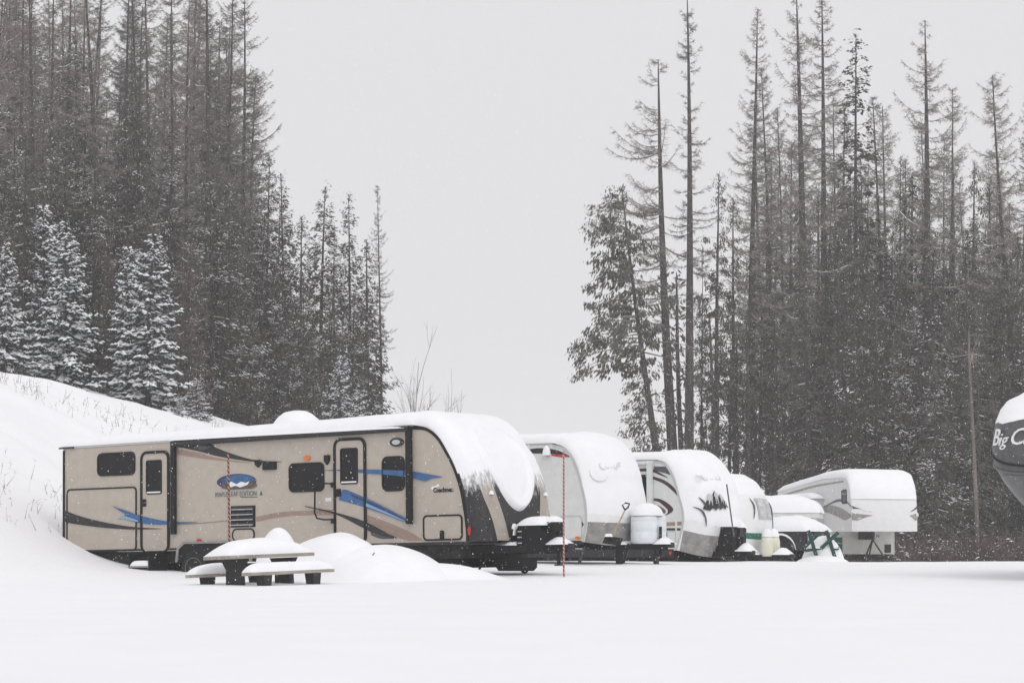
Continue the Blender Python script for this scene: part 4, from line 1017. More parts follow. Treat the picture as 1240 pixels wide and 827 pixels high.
m3 = mound('snow_mound', 'small domed snow heap peeking over the picnic table', px(338, 49.6), 49.6, 0.46, 0.4, 0.92, 203, 0, 0.5)
m4 = mound('snow_mound', 'long shallow snow drift spreading under the beige trailer front', px(505, 48.8), 48.8, 2.2, 0.9, 0.30, 204, R(-10), 1.0)
for (mo_, dx, dy, dz, s_) in ((m1, -0.02, -0.62, 0.50, 0.10), (m2, -0.05, -0.62, 0.44, 0.05)):
    mb = MB(); mb.add([(0, 0, 0), (s_*1.6, 0.05, 0.02), (s_*1.3, 0.02, s_*1.6), (s_*0.8, -0.06, s_*0.4)], [(0, 1, 3), (1, 2, 3), (0, 3, 2), (0, 2, 1)])
    mb.build('exposed_stone', 'dark_grey', mo_, loc=(dx, dy, dz))

# marker poles
p1 = MB(); p1.tube([(0, 0, 0), (-0.05, 0, 2.12)], 0.020, 8)
o = p1.build('marker_pole', 'pole_dark', None, loc=(px(279.5, 50.6), 50.6, 0.30)); o.location.z = pz(549, 50.6)-2.12
tag(o, 'slim black and orange striped snow marker pole against the beige trailer side', 'marker pole')
p2 = MB(); p2.tube([(0, 0, 0), (0.0, 0, 2.55)], 0.017, 8)
gzp = gz(px(682.5, 49.6), 49.6)
o = p2.build('marker_pole', 'pole_red', None, loc=(px(682.5, 49.6), 49.6, pz(546, 49.6)-2.55))
tag(o, 'slim red and white striped snow marker pole beside the trailer hitch', 'marker pole')

# ================================================================== vegetation
def soup(name, groups, mats, parent=None):
    tris = np.concatenate([g for g, _ in groups]); mi = np.concatenate([np.full(len(g), k, np.int32) for g, k in groups])
    n = len(tris)
    me = bpy.data.meshes.new(name)
    me.vertices.add(n*3); me.vertices.foreach_set('co', tris.reshape(-1).astype(np.float32))
    me.loops.add(n*3); me.loops.foreach_set('vertex_index', np.arange(n*3, dtype=np.int32))
    me.polygons.add(n); me.polygons.foreach_set('loop_start', np.arange(0, n*3, 3, dtype=np.int32))
    for k in mats: me.materials.append(M[k])
    me.polygons.foreach_set('material_index', mi)
    me.update(calc_edges=True)
    return me

def tube_tris(P, r, n=3):
    P = np.asarray(P, float); k = len(P); r = np.broadcast_to(r, (k,))
    d = np.gradient(P, axis=0); d /= np.linalg.norm(d, axis=1)[:, None]+1e-9
    ref = np.where(np.abs(d[:, 2:3]) > 0.9, np.array([[1.0, 0, 0]]), np.array([[0, 0, 1.0]]))
    a = np.cross(d, ref); a /= np.linalg.norm(a, axis=1)[:, None]; b = np.cross(d, a)
    th = 2*np.pi*np.arange(n)/n
    V = P[:, None]+(a[:, None]*np.cos(th)[None, :, None]+b[:, None]*np.sin(th)[None, :, None])*r[:, None, None]
    V2 = np.roll(V, -1, axis=1)
    t1_ = np.stack([V[:-1], V2[:-1], V2[1:]], 2).reshape(-1, 3, 3); t2_ = np.stack([V[:-1], V2[1:], V[1:]], 2).reshape(-1, 3, 3)
    return np.concatenate([t1_, t2_])

def unit(v): return v/(np.linalg.norm(v, axis=-1, keepdims=True)+1e-9)
def blades(p, d, L, w, rng):
    """one thin triangle per twig"""
    s = unit(np.cross(d, rng.normal(size=d.shape)))*w[:, None]*0.5
    return np.stack([p-s, p+s, p+d*L[:, None]], 1)
def diamonds(p, d, L, w, rng, tilt=1.0):
    up = np.array([0, 0, 1.0])
    s = unit(np.cross(d, up+tilt*rng.normal(size=d.shape)))*w[:, None]*0.5
    m = p+d*(L*0.42)[:, None]; tip = p+d*L[:, None]
    return np.concatenate([np.stack([p, m-s, tip], 1), np.stack([p, tip, m+s], 1)])
def snow_ridges(p, d, L, w, h):
    up = np.array([0, 0, 1.0]); s = unit(np.cross(d, up))*w[:, None]*0.5
    m = p+d*(L*0.5)[:, None]; tip = p+d*L[:, None]; top = m+up*h[:, None]
    return np.concatenate([np.stack([p, m-s, top], 1), np.stack([m-s, tip, top], 1), np.stack([tip, m+s, top], 1), np.stack([m+s, p, top], 1)])

def trunk_path(rng, H, lean=0.0, sway=0.25, n=14):
    z = np.linspace(-0.6, H, n); f = np.clip(z/H, 0, 1)
    a1, a2 = rng.uniform(0, 6.28, 2)
    return np.stack([lean*H*f+sway*np.sin(f*3.1+a1)*f, sway*np.sin(f*2.6+a2)*f, z], 1)

def larch(seed, H, start, Lmax, dens, lean=0.0, r0=0.24, bias=None, twm='twig', gap=0.25, low=0.25):
    rng = np.random.default_rng(seed)
    tp = trunk_path(rng, H, lean); f = np.clip(tp[:, 2]/H, 0, 1)
    trunk = [(tube_tris(tp, r0*(1-f)**0.85+0.02, 7), 0)]
    tw, sn = [], []
    n = int(H*(1-start)*dens)
    for i in range(n):
        zf = start+(1-start)*rng.random()
        rel = (zf-start)/(1-start)
        env = (0.30+0.70*np.sin(min(1, rel*2.2+0.15)*np.pi/2))*(1-rel)**0.62+0.06
        if rng.random() < gap: env *= 0.45
        az = rng.uniform(0, 2*np.pi)
        if bias is not None and rng.random() < 0.55: az = bias+rng.normal()*0.6
        L = Lmax*env*rng.choice([rng.uniform(0.35, 0.8), rng.uniform(0.7, 1.25)])
        e0 = -0.25+0.75*rel+rng.normal()*0.13
        s = np.linspace(0, 1, 6)
        b = np.array([np.interp(zf*H, tp[:, 2], tp[:, k]) for k in range(3)])
        hd = np.array([np.cos(az), np.sin(az), 0])
        bend = rng.normal()*0.12
        sd = np.array([-hd[1], hd[0], 0])
        P = b+hd*(L*s)[:, None]+sd*(bend*L*s**2)[:, None]+np.array([0, 0, 1.0])*(L*(e0*s-0.22*s*(1-s)*2+0.16*s**3))[:, None]
        tw.append(tube_tris(P, (0.010+0.011*L)*(1-0.8*s), 3))
        if rng.random() < 0.08: sn.append(tube_tris(P[1:5]+np.array([0, 0, 0.02]), 0.02, 3))
        m = int(L*20)+4
        sk = rng.uniform(0.12, 1, m)
        p = np.stack([np.interp(sk, s, P[:, k]) for k in range(3)], 1)
        sg = rng.choice([-1, 1], m)
        d = unit(hd*0.75+sd*sg[:, None]*rng.uniform(0.5, 1.1, m)[:, None]+np.array([0, 0, 1])*rng.normal(-0.18, 0.35, m)[:, None])
        l = rng.uniform(0.16, 0.5, m)*(1.25-sk)*min(1.3, 0.5+L*0.4)
        tw.append(blades(p, d, l, np.full(m, 0.027), rng))
        q = np.repeat(p, 3, 0)+np.repeat(d*l[:, None], 3, 0)*rng.uniform(0.2, 0.9, 3*m)[:, None]
        d2 = unit(np.repeat(d, 3, 0)+rng.normal(size=(3*m, 3))*0.75)
        tw.append(blades(q, d2, rng.uniform(0.10, 0.28, 3*m), np.full(3*m, 0.0165), rng))
    # dead stubs low on the stem
    for i in range(int(H*start*2.2)):
        z = rng.uniform(0.3, 1)*start*H; az = rng.uniform(0, 6.28); L = rng.uniform(0.3, 1.6)*low*2
        b = np.array([np.interp(z, tp[:, 2], tp[:, k]) for k in range(3)]); s = np.linspace(0, 1, 4)
        hd = np.array([np.cos(az), np.sin(az), 0])
        tw.append(tube_tris(b+hd*(L*s)[:, None]+np.array([0, 0, 1.0])*(-0.35*L*s**2)[:, None], 0.014*(1-0.8*s), 3))
    g = [(np.concatenate(tw), 0)]
    if sn: g.append((np.concatenate(sn), 1))
    return dict(H=H, trunk=soup('trunk', trunk, ['bark']), crown=soup('crown', g, [twm, 'snow']))

def conifer(seed, H, Rb, start, per_m, droop=0.25, up=0.12, hang=0.25, leaf=(0.16, 0.42), lw=0.34, step=26, power=0.75, snow=0.0, bsnow=0.08, r0=0.2, lean=0.0, mats=('needle', 'snow', 'twig'), tilt=0.9, gap=0.1, snoww=1.0, clump=0, bias=None, skirt=None):
    rng = np.random.default_rng(seed)
    tp = trunk_path(rng, H, lean, 0.15); f = np.clip(tp[:, 2]/H, 0, 1)
    trunk = [(tube_tris(tp, r0*(1-f)**0.9+0.015, 7), 0)]
    nd, sn, tw = [], [], []
    n = int(H*(1-start)*per_m)
    for i in range(n):
        rel = (i+rng.random())/n
        zf = start+(1-start)*rel
        if rng.random() < gap: continue
        L = Rb*((1-rel)**power*(0.72+0.28*np.sin(min(1, rel*5+0.2)*np.pi/2)))*rng.uniform(0.62, 1.18)+0.12
        if skirt and zf < skirt[0]: L = L*skirt[1]*rng.uniform(0.6, 1.3)
        az = i*2.399+rng.normal()*0.4
        if bias is not None and rng.random() < 0.5: az = bias+rng.normal()*0.7
        s = np.linspace(0, 1, 6)
        b = np.array([np.interp(zf*H, tp[:, 2], tp[:, k]) for k in range(3)])
        hd = np.array([np.cos(az), np.sin(az), 0]); sd = np.array([-hd[1], hd[0], 0]); UP = np.array([0, 0, 1.0])
        e = -droop*(1-rel)**0.7+0.55*max(0, rel-0.45)+rng.normal()*0.07
        P = b+hd*(L*s)[:, None]+UP*(L*(e*s-0.10*s*(1-s)+up*s**3))[:, None]+sd*(rng.normal()*0.1*L*s**2)[:, None]
        tw.append(tube_tris(P, (0.008+0.012*L)*(1-0.85*s), 3))
        if rng.random() < bsnow:
            i0 = rng.integers(0, 3); sn.append(tube_tris(P[i0:i0+3]+UP*0.04, 0.028, 4))
        m = int(L*step)+5
        sk = rng.random(m)**0.8*0.92+0.08
        if clump:
            nc = max(2, int(L*clump)); cs = rng.random(nc)**0.7*0.9+0.1; ci = rng.integers(0, nc, m); sk = np.clip(cs[ci]+rng.normal(0, 0.03, m), 0, 1)
        p = np.stack([np.interp(sk, s, P[:, k]) for k in range(3)], 1)
        if clump:
            co = sd*(rng.normal(0, 0.22, nc)*min(1, L))[:, None]+UP*rng.normal(-0.08, 0.20, nc)[:, None]+hd*rng.normal(0, 0.1, nc)[:, None]
            p = p+co[ci]+rng.normal(size=p.shape)*np.array([0.10, 0.10, 0.07])
        sg = rng.choice([-1.0, 1.0], m)
        d = unit(hd*rng.uniform(0.5, 1.0, m)[:, None]+sd*(sg*rng.uniform(0.3, 1.0, m))[:, None]+UP*(-hang+rng.normal(0, 0.25, m))[:, None])
        l = rng.uniform(leaf[0], leaf[1], m)*(1.3-0.6*sk)*min(1.2, 0.55+0.35*L)
        p0 = p+rng.normal(size=p.shape)*0.03
        nd.append(diamonds(p0, d, l, l*lw, rng, tilt))
        sprob = snow if snow > 0.3 else (0.5 if rng.random() < snow else 0.0)
        if sprob > 0:
            k = rng.random(m) < sprob
            if k.any():
                ds = d[k].copy(); ds[:, 2] = ds[:, 2]*0.6; ds = unit(ds)
                sn.append(snow_ridges(p0[k]+UP*0.025, ds, l[k]*0.9, l[k]*lw*0.95*snoww, l[k]*0.16*snoww))
    # leader
    m = 30; z = H*(1-0.06*rng.random(m)); p = np.stack([np.interp(z, tp[:, 2], tp[:, 0]), np.interp(z, tp[:, 2], tp[:, 1]), z], 1)
    d = unit(np.stack([rng.normal(size=m), rng.normal(size=m), rng.uniform(0.4, 1.6, m)], 1))
    nd.append(diamonds(p, d, np.full(m, 0.22), np.full(m, 0.07), rng, 1.0))
    g = [(np.concatenate(nd), 0), (np.concatenate(tw), 2)]
    if sn: g.append((np.concatenate(sn), 1))
    return dict(H=H, trunk=soup('trunk', trunk, ['bark']), crown=soup('crown', g, list(mats)))

CED = ('needle_cedar', 'snow', 'twig'); SPR = ('needle_spruce', 'snow', 'twig')
LARCH = [larch(301, 28, 0.26, 3.0, 11, r0=0.21), larch(302, 28, 0.32, 2.5, 10, r0=0.25), larch(303, 26, 0.24, 3.2, 11, r0=0.18), larch(304, 24, 0.18, 2.8, 12, r0=0.15), larch(305, 27, 0.36, 2.1, 10, r0=0.17)]
LARCH_SLIM = larch(306, 31, 0.42, 1.9, 6.5, r0=0.29, gap=0.3)
LARCH_LEAN = larch(307, 22, 0.46, 3.2, 6.5, lean=-0.045, r0=0.26, bias=math.pi, gap=0.25)
LARCH_WIDE = larch(308, 27, 0.30, 2.9, 9.0, r0=0.30)
LARCH_RED = larch(309, 8, 0.06, 1.5, 16, r0=0.09, twm='twig_red', gap=0.05)
HEM = [conifer(401, 18, 2.5, 0.03, 10, droop=0.34, hang=0.35, leaf=(0.18, 0.46), step=30, gap=0.12, clump=7, snow=0.22, bsnow=0.16),
       conifer(402, 20, 2.8, 0.08, 8.5, droop=0.22, hang=0.30, leaf=(0.18, 0.46), step=30, gap=0.15, clump=6, snow=0.2, bsnow=0.18),
       conifer(403, 15, 2.5, 0.02, 10, droop=0.40, hang=0.50, leaf=(0.16, 0.42), step=32, clump=6, mats=CED, gap=0.12, snow=0.18, bsnow=0.16),
       conifer(404, 22, 2.5, 0.15, 8.0, droop=0.20, hang=0.25, leaf=(0.18, 0.46), step=30, gap=0.18, clump=5, snow=0.22, bsnow=0.2)]
CEDAR = [conifer(411, 16, 2.4, 0.22, 7.5, droop=0.15, up=-0.15, hang=1.3, leaf=(0.08, 0.21), lw=0.38, step=95, power=0.55, mats=CED, tilt=1.4, clump=3.4, gap=0.2, bsnow=0.05),
         conifer(412, 18, 2.1, 0.30, 7.0, droop=0.10, up=-0.18, hang=1.4, leaf=(0.08, 0.21), lw=0.38, step=85, power=0.5, mats=CED, tilt=1.4, clump=3.4, gap=0.25, bsnow=0.05),
         conifer(413, 14, 2.2, 0.10, 8.5, droop=0.2, up=-0.15, hang=1.2, leaf=(0.09, 0.24), lw=0.30, step=95, power=0.65, mats=CED, tilt=1.3, clump=3, gap=0.15, bsnow=0.05)]
CEDAR_LEAN = conifer(414, 14.5, 3.0, 0.20, 13.0, droop=0.06, up=-0.20, hang=1.5, leaf=(0.09, 0.23), lw=0.38, step=75, power=0.42, mats=CED, tilt=1.4, clump=3.4, gap=0.12, bsnow=0.0, skirt=(0.55, 0.34), lean=-0.122, bias=math.pi, r0=0.17)
PINE = conifer(415, 26, 1.5, 0.35, 9.0, droop=0.0, up=0.1, hang=0.2, leaf=(0.2, 0.45), lw=0.4, step=20, power=0.45, tilt=1.5, gap=0.15, bsnow=0.02, clump=3)
YOUNG = [conifer(421, 7.5, 2.0, 0.02, 17, droop=0.42, up=0.16, hang=0.25, leaf=(0.20, 0.46), lw=0.40, step=28, power=0.8, snow=0.6, bsnow=0.3, r0=0.10, mats=SPR, gap=0.12, snoww=1.5),
         conifer(422, 7.0, 1.75, 0.02, 17, droop=0.34, up=0.16, hang=0.22, leaf=(0.20, 0.46), lw=0.40, step=28, power=0.75, snow=0.6, bsnow=0.3, r0=0.10, mats=SPR, gap=0.14, snoww=1.5),
         conifer(423, 3.2, 1.0, 0.02, 26, droop=0.30, up=0.14, hang=0.2, leaf=(0.12, 0.28), lw=0.40, step=34, power=0.85, snow=0.66, bsnow=0.3, r0=0.06, mats=SPR, gap=0.12, snoww=1.3)]

rnd2 = random.Random(8)
def tree(proto, name, x, y, h, label, group, cat='tree', rot=None, wide=1.0, zoff=-0.1):
    s = h/proto['H']
    root = empty(name, (x, y, gz(x, y)+zoff), (0, 0, random.uniform(0, 6.28) if rot is None else rot))
    root.scale = (s*wide, s*wide, s)
    if rot is None:
        jr = 0.022 if name == 'larch_tree' else 0.012
        root.rotation_euler = (rnd2.gauss(0, jr), rnd2.gauss(0, jr), root.rotation_euler[2])
    for k in ('trunk', 'crown'):
        o = bpy.data.objects.new(k, proto[k]); COL.objects.link(o); o.parent = root
    return tag(root, label, cat, group)

def tree_uv(proto, name, u, vtop, Y, label, group, rot=None, wide=1.0):
    x = px(u, Y)
    h = pz(vtop, Y)-gz(x, Y)+0.1
    return tree(proto, name, x, Y, h, label, group, rot=rot, wide=wide)

rnd = random.Random(5)
# ---- hillside forest
L_LAR = 'bare grey larch standing in the hillside forest behind the beige trailer'
G_LAR = 'bare larches in the hillside forest'
L_HEM = 'dark drooping evergreen in the dense hillside forest behind the beige trailer'
G_HEM = 'dark evergreens in the hillside forest'
for u, v, Y, k in ((124, -60, 116, 1), (170, -40, 124, 4), (205, 20, 130, 2), (243, -70, 118, 1), (262, -20, 132, 0), (284, -10, 136, 0), (300, 85, 142, 3), (20, -70, 118, 0), (58, -40, 124, 2), (92, -60, 134, 4), (146, -30, 138, 0), (188, -60, 142, 3), (222, -30, 146, 2), (-20, -50, 126, 3), (5, -30, 140, 2), (75, -50, 148, 1), (110, -20, 152, 3), (160, 10, 156, 2), (270, 25, 150, 2), (292, 40, 154, 4), (40, -45, 110, 1), (232, 5, 126, 3)):
    tree_uv(LARCH[k], 'larch_tree', u+rnd.uniform(-5, 5), v, Y, L_LAR, G_LAR)
for i in range(34):
    u = -30+i*9.6+rnd.uniform(-7, 7)
    tree_uv(LARCH[rnd.randrange(5)], 'larch_tree', u, rnd.uniform(-60, 110)+max(0, u-240)*0.9, rnd.uniform(138, 182), 'hazy bare larch far back in the hillside forest', 'hazy larches at the back of the hillside forest', wide=rnd.uniform(0.85, 1.2))
ROWL = ('dark drooping evergreen along the front of the hillside forest above the snowy spruces', 'dark evergreen in the second rank of the hillside forest', 'taller dark evergreen deep inside the hillside forest between larch stems', 'high-topped dark evergreen at the back of the hillside forest')
for row, (Y0, v0, v1) in enumerate(((107, 190, 330), (118, 130, 260), (132, 90, 220), (148, 60, 200))):
    u = -40+row*7
    while u < 330:
        lim = 0 if u < 250 else (u-250)*1.6
        v = rnd.uniform(v0, v1)-(70 if u < 110 else 0)+lim*(0.4 if row < 2 else 0.9)
        tree_uv(HEM[rnd.randrange(4)], 'hemlock_tree', u+rnd.uniform(-6, 6), v, Y0+rnd.uniform(-4, 4)+(u/330)*10, ROWL[row], G_HEM, wide=rnd.uniform(0.9, 1.25))
        u += rnd.uniform(24, 34)
for u, v, Y, k in ((345, 213, 146, 1), (386, 227, 150, 0), (426, 235, 152, 1), (330, 250, 140, 0), (362, 262, 142, 2), (404, 275, 146, 3), (440, 290, 150, 2), (318, 190, 146, 3), (305, 300, 128, 0), (335, 320, 132, 2), (368, 330, 134, 0), (398, 345, 136, 2), (428, 350, 140, 0), (290, 340, 122, 2), (350, 380, 128, 0), (380, 400, 130, 2), (412, 395, 134, 1), (446, 380, 146, 0), (275, 300, 120, 1)):
    tree_uv(HEM[k], 'hemlock_tree', u, v, Y, 'dark pointed evergreen on the descending flank of the hillside forest near the lone larch' if v < 300 else 'low dark evergreen at the foot of the hillside forest close behind the trailer roof', G_HEM, wide=rnd.uniform(0.85, 1.1))
tree_uv(LARCH[4], 'larch_tree', 463, 226, 150, 'thin bare larch standing alone at the edge of the hillside forest', None, wide=0.8)
tree_uv(LARCH_RED, 'young_larch_tree', 232, 285, 104, 'reddish bare young larch between the snowy spruces', None, wide=0.9)
tree_uv(LARCH_RED, 'young_larch_tree', 132, 268, 106, 'reddish bare young larch behind two snowy spruces', None, wide=0.8)
G_Y = 'snow-laden young spruces at the forest edge'
for u, v, Y, k, w, lab in ((78, 270, 98, 0, 1.0, 'large snow-covered spruce with broad drooping skirts on the bank'), (178, 285, 99, 1, 1.05, 'snow-covered spruce with layered shelves of snow beside the reddish larch'),
                           (2, 295, 96, 0, 0.95, 'snow-covered spruce cut by the edge of the picture on the bank'), (48, 250, 104, 1, 0.9, 'snow-dusted spruce behind the broad snowy spruce on the bank'),
                           (240, 455, 97, 2, 1.15, 'little snow-covered spruce above the trailer roof'), (155, 300, 105, 1, 0.8, 'thin snow-dusted spruce half hidden behind the layered snowy spruce'), (216, 478, 95, 2, 1.0, 'tiny snowy spruce seedling low on the bank by the trailer roof'),
                           (413, 425, 118, 2, 0.75, 'narrow snowy spruce sapling before the dark evergreens'), (432, 468, 117, 2, 0.9, 'short snowy spruce sapling rising behind the trailer air conditioner')):
    tree_uv(YOUNG[k], 'spruce_tree', u, v, Y, lab, G_Y, wide=w)

# ---- trees across the flat
L_R = 'bare grey larch rising above the forest beyond the parked trailers'
G_R = 'bare larches beyond the parked trailers'
def lean_to(proto, name, ub, ut, vt, Y, label, group=None, wide=1.0, rot=0):
    """plant at ub and scale so that the top reaches vt; rot fixes the side the tree leans to"""
    return tree_uv(proto, name, ub, vt, Y, label, group, rot=rot, wide=wide)
lean_to(CEDAR_LEAN, 'cedar_tree', 812, 757, 228, 138, 'leaning cedar with drooping clumped branches at the edge of the clearing')
lean_to(LARCH_LEAN, 'larch_tree', 822, 793, 72, 140, 'leaning bare larch with long branches on its open side behind the cedar')
tree_uv(LARCH_SLIM, 'larch_tree', 834, -12, 139, 'tall straight slim larch with short twiggy branches next to the leaning larch', None, rot=0.4)
for u, v, Y, pr, w in ((905, 12, 143, LARCH[1], 0.9), (937, 82, 150, LARCH[4], 0.9), (969, -14, 141, LARCH_WIDE, 1.0), (1001, -8, 144, LARCH[1], 1.0), (1075, 118, 150, LARCH[4], 1.0), (1113, 22, 142, LARCH_WIDE, 1.05), (1157, 102, 146, LARCH[2], 0.9), (1243, 92, 140, LARCH[3], 1.1), (1133, 160, 158, LARCH[4], 0.9), (985, 150, 160, LARCH[3], 0.8), (925, 180, 160, LARCH[2], 0.8), (1050, 200, 162, LARCH[4], 0.8), (1020, 110, 164, LARCH[2], 0.8), (950, 130, 166, LARCH[3], 0.8), (1092, 190, 166, LARCH[3], 0.8)):
    tree_uv(pr, 'larch_tree', u, v, Y, L_R, G_R, wide=w)
for i in range(20):
    u = 925+i*17+rnd.uniform(-8, 8)
    tree_uv(LARCH[rnd.randrange(5)], 'larch_tree', u, rnd.uniform(110, 260), rnd.uniform(150, 186), 'hazy bare larch far back behind the dark evergreens of the far forest', 'hazy larches at the back of the far forest', wide=rnd.uniform(0.75, 1.0))
tree_uv(PINE, 'pine_tree', 1038, 42, 147, 'tall narrow pine with dark tufted top among the bare larches', None)
L_C = 'clumpy drooping cedar standing among the bare larches beyond the parked trailers'
G_C = 'dark evergreens beyond the parked trailers'
for u, v, Y, k, w in ((868, 212, 141, 1, 0.85), (893, 240, 150, 1, 0.9), (915, 300, 146, 0, 0.9), (1180, 198, 144, 1, 0.9), (1214, 238, 146, 0, 0.9), (846, 300, 150, 1, 0.45), (930, 250, 156, 1, 1.0)):
    tree_uv(CEDAR[k], 'cedar_tree', u, v, Y, L_C, 'clumpy cedars beyond the parked trailers', wide=w)
ROWR = ('low dark evergreen at the brushy front of the forest behind the white fifth-wheel', 'dark evergreen in the second rank of the forest behind the white fifth-wheel', 'tall dark evergreen in the middle of the far forest beneath the larch crowns', 'tall dark evergreen at the back of the far forest beneath the larch crowns')
for row, (Y0, v0, v1, u0) in enumerate(((131, 330, 430, 1040), (137, 280, 380, 985), (146, 240, 330, 962), (158, 210, 300, 958))):
    u = u0+row*5
    while u < 1290:
        v = rnd.uniform(v0, v1)
        pr = HEM[rnd.randrange(4)] if rnd.random() < 0.6 else CEDAR[2]
        tree_uv(pr, 'hemlock_tree', u+rnd.uniform(-6, 6), v, Y0+rnd.uniform(-3, 3), ROWR[row], G_C, wide=rnd.uniform(0.8, 1.05))
        u += rnd.uniform(21, 30)
# plain stems standing free at the clearing edge
STEM = []
for sd in (501, 502):
    rng = np.random.default_rng(sd); tp = trunk_path(rng, 12, rng.normal()*0.01, 0.15)
    tws = [tube_tris(np.array([[0, 0, 0], [0.5, 0.1, 0.02], [1.0, 0.15, -0.1]])*rng.uniform(0.4, 1.0)*np.array([math.cos(q), 1, 1])+tp[rng.integers(3, 13)], 0.012, 3) for q in rng.uniform(0, 6.28, 22)]
    dm = rng.normal(size=(160, 3)); zz = rng.uniform(4, 12, 160)
    pp = np.stack([np.interp(zz, tp[:, 2], tp[:, 0]), np.interp(zz, tp[:, 2], tp[:, 1]), zz], 1)+dm*np.array([0.35, 0.35, 0.1])
    STEM.append(dict(H=12, trunk=soup('trunk', [(tube_tris(tp, 0.13*(1-np.linspace(0, 1, 14))**0.6+0.02, 7), 0)], ['bark']),
                     crown=soup('crown', [(np.concatenate(tws), 0), (diamonds(pp, unit(rng.normal(size=(160, 3))-np.array([0, 0, 0.7])), np.full(160, 0.38), np.full(160, 0.12), rng, 1.4), 1)], ['twig', 'needle_cedar'])))
for u, v, Y, k in ((832, 330, 143, 0), (866, 380, 139, 1), (892, 400, 142, 0), (880, 430, 147, 1), (907, 390, 140, 1), (918, 410, 144, 0), (938, 380, 139, 1), (1010, 420, 133, 0)):
    tree_uv(STEM[k], 'young_tree', u, v, Y, 'slender dark stem with few leaves at the edge of the far forest', 'slender stems at the forest edge')
sn_ = dict(H=8, trunk=soup('trunk', [(tube_tris(trunk_path(np.random.default_rng(9), 8, 0, 0.1), 0.062*(1-np.linspace(0, 1, 14))**0.5+0.02, 8), 0)], ['bark_pale']),
           crown=soup('crown', [(blades(np.tile([[0.0, 0, 7.2]], (20, 1)), unit(np.random.default_rng(4).normal(size=(20, 3))), np.full(20, 0.9), np.full(20, 0.03), np.random.default_rng(3)), 0)], ['twig']))
tree_uv(sn_, 'tree_trunk', 1182, 400, 127, 'pale bare broken trunk before the dark forest next to the white fifth-wheel', None)

# ---- brown brush at the foot of the far forest
rng = np.random.default_rng(77)
n = 14000
bx = rng.uniform(11, 31, n); by = 125.5+rng.random(n)**1.5*14
bx = np.where(rng.random(n) < 0.25, rng.uniform(5, 31, n), bx)
bz = ground(bx, by)
d = unit(np.stack([rng.normal(0, 0.35, n), rng.normal(0, 0.35, n), np.ones(n)], 1))
l = rng.uniform(0.5, 2.3, n)*rng.random(n)**0.3
g1 = blades(np.stack([bx, by, bz-0.05], 1), d, l, np.full(n, 0.035), rng)
q = np.stack([bx, by, bz], 1).repeat(4, 0)+(d*l[:, None]).repeat(4, 0)*rng.uniform(0.25, 1, 4*n)[:, None]
g2 = blades(q, unit(d.repeat(4, 0)*0.6+rng.normal(size=(4*n, 3))*0.7), rng.uniform(0.12, 0.5, 4*n), np.full(4*n, 0.022), rng)
k = rng.random(4*n) < 0.02
g3 = snow_ridges(q[k], unit(rng.normal(size=(k.sum(), 3))*np.array([1, 1, 0.2])), np.full(k.sum(), 0.3), np.full(k.sum(), 0.10), np.full(k.sum(), 0.05))
me = soup('undergrowth', [(g1, 0), (g2, 0), (g3, 1)], ['brush', 'snow'])
o = bpy.data.objects.new('undergrowth', me); COL.objects.link(o)
tag(o, 'brown leafless brush along the foot of the far forest', 'undergrowth', None, 'stuff')

# ---- dry stalks on the bank
n = 260
bx, by = [], []
while len(bx) < n:
    Y = rng.uniform(50, 98); u = rng.uniform(-15, 270); X = px(u, Y)
    toe = float(np.interp(Y, TY, TX))
    if X < toe-0.6 and N2(X, Y, 0.45) > 0.15: bx.append(X); by.append(Y)
bx = np.array(bx); by = np.array(by); bz = ground(bx, by)
d = unit(np.stack([rng.normal(0, 0.35, n), rng.normal(0, 0.35, n), np.ones(n)], 1)); l = rng.uniform(0.12, 0.5, n)
g1 = blades(np.stack([bx, by, bz-0.03], 1), d, l, np.full(n, 0.014), rng)
q = np.stack([bx, by, bz], 1).repeat(3, 0)+(d*l[:, None]).repeat(3, 0)*rng.uniform(0.3, 1, 3*n)[:, None]
g2 = blades(q, unit(d.repeat(3, 0)*0.5+rng.normal(size=(3*n, 3))*0.6), rng.uniform(0.05, 0.18, 3*n), np.full(3*n, 0.009), rng)
me = soup('dry_grass', [(g1, 0), (g2, 0)], ['dry_stem'])
o = bpy.data.objects.new('dry_grass', me); COL.objects.link(o)
tag(o, 'thin dry stalks poking through the snow on the bank', 'dry grass', None, 'stuff')

# ---- bare saplings
def sapling(seed, H, n_main, spread, mat_='dry_stem', r0=0.03):
    rng = np.random.default_rng(seed); out = []
    def grow(p, d, L, r, lev):
        s = np.linspace(0, 1, 6); bend = rng.normal(size=3)*(0.04 if lev == 0 else 0.13)
        P = p+d*(L*s)[:, None]+bend*(L*s**2)[:, None]; P[:, 2] = np.maximum.accumulate(P[:, 2]) if d[2] > 0.2 else P[:, 2]
        out.append(tube_tris(P, r*(1-0.75*s), 4))
        if lev < 3:
            for k in range(rng.integers(4, 7) if lev == 0 else rng.integers(2, 5)):
                f = rng.uniform(0.25, 0.8); q = np.array([np.interp(f, s, P[:, j]) for j in range(3)])
                d2 = unit(d*0.9+rng.normal(size=3)*spread+np.array([0, 0, 0.25])); grow(q, d2, L*rng.uniform(0.3, 0.55), r*0.45, lev+1)
    for i in range(n_main):
        grow(np.array([rng.normal()*0.1, rng.normal()*0.1, -0.15]), unit(np.array([rng.normal()*0.12, rng.normal()*0.12, 1.0])), H*(1 if i == 0 else rng.uniform(0.5, 0.85)), r0, 0)
    return soup('stems', [(np.concatenate(out), 0)], [mat_])
def put_sapling(seed, u, vtop, Y, nm, label, group, spread=0.45, r0=0.03):
    x = px(u, Y); h = pz(vtop, Y)-gz(x, Y)
    me = sapling(seed, h*0.85, nm, spread, r0=r0)
    o = bpy.data.objects.new('sapling', me); COL.objects.link(o); o.location = (x, Y, gz(x, Y))
    return tag(o, label, 'sapling', group)
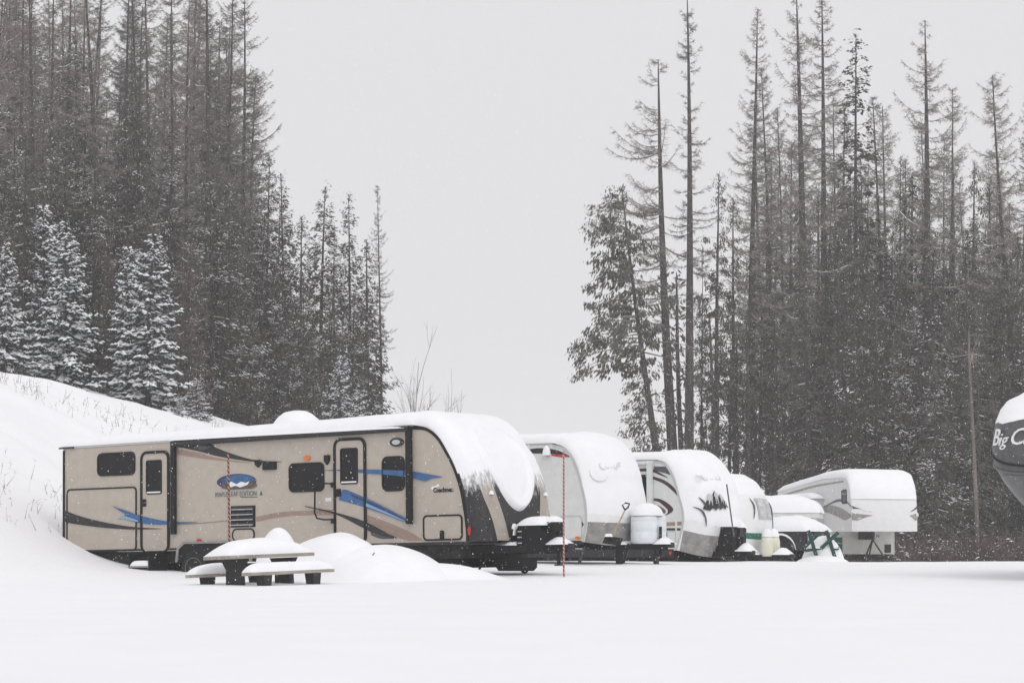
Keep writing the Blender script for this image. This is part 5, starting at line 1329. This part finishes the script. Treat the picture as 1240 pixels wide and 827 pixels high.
put_sapling(601, 493, 412, 104, 1, 'tallest bare sapling rising behind the beige trailer roof', 'bare saplings behind the trailer roof', 0.3, 0.03)
for sd, u, v in ((602, 518, 442), (603, 527, 455), (604, 541, 466), (605, 553, 478), (606, 506, 450)):
    put_sapling(sd, u, v, 104+sd % 3, 2, 'short bare sapling in a thin row behind the beige trailer roof', 'bare saplings behind the trailer roof', 0.3, 0.025)
for sd, u, v, Y in ((611, 18, 470, 74), (612, 2, 505, 72), (613, 38, 468, 88), (614, 163, 480, 92), (615, 96, 500, 90), (616, 47, 655, 55), (617, 62, 648, 56), (618, 70, 620, 58), (619, 226, 492, 93), (620, 4, 728, 42), (621, 130, 512, 86)):
    put_sapling(sd, u, v, Y, 3, 'thin leafless twig cluster poking through the snowy bank', 'leafless twigs on the snowy bank', 0.5, 0.014)

# ================================================================== weather
rng = np.random.default_rng(88)
n = 250000
Yf = (rng.random(n)*(118**3-16**3)+16**3)**(1/3)
keep = rng.random(n) < 1.0
uu = rng.uniform(-260, 1500, n); Xf = (uu-620)/FPX*Yf
Zf = -0.2+rng.random(n)*(1.5+0.245*Yf)
gzf = ground(Xf, Yf); ok = Zf > gzf+0.05
Xf, Yf, Zf = Xf[ok], Yf[ok], Zf[ok]; n = len(Xf)
c = np.stack([Xf, Yf, Zf], 1); sz = (0.0016+0.0036*rng.random(n)**2.2)[:, None, None]*np.minimum(1.0, Yf/35)[:, None, None]
base = np.array([[1, 1, 1], [-1, -1, 1], [-1, 1, -1], [1, -1, -1]], float)
ax = unit(rng.normal(size=(n, 3))); bxv = unit(np.cross(ax, rng.normal(size=(n, 3)))); cx_ = np.cross(ax, bxv)
V = (base[None, :, 0:1]*ax[:, None]+base[None, :, 1:2]*bxv[:, None]+base[None, :, 2:3]*cx_[:, None])*sz
V[:, :, 2] *= 1.5
V += c[:, None]
tr_ = np.concatenate([V[:, [0, 1, 2]], V[:, [0, 3, 1]], V[:, [0, 2, 3]], V[:, [1, 3, 2]]])
me = soup('falling_snow', [(tr_, 0)], ['flake'])
o = bpy.data.objects.new('falling_snow', me); COL.objects.link(o)
tag(o, 'fine snowflakes falling through the air', 'snowfall', None, 'stuff')

hm = bpy.data.materials.new('haze'); hm.use_nodes = True
hn = hm.node_tree.nodes; hn.clear()
ho = hn.new('ShaderNodeOutputMaterial'); pv = hn.new('ShaderNodeVolumePrincipled')
pv.inputs['Color'].default_value = (0.985, 0.985, 0.99, 1); pv.inputs['Density'].default_value = 0.0006; pv.inputs['Anisotropy'].default_value = 0.0
hm.node_tree.links.new(pv.outputs[0], ho.inputs['Volume'])
M['haze'] = hm
hb = MB().box(-850, 850, -80, 1550, -4, 62).build('haze', 'haze')
tag(hb, 'pale snowy haze filling the air', 'haze', None, 'stuff')
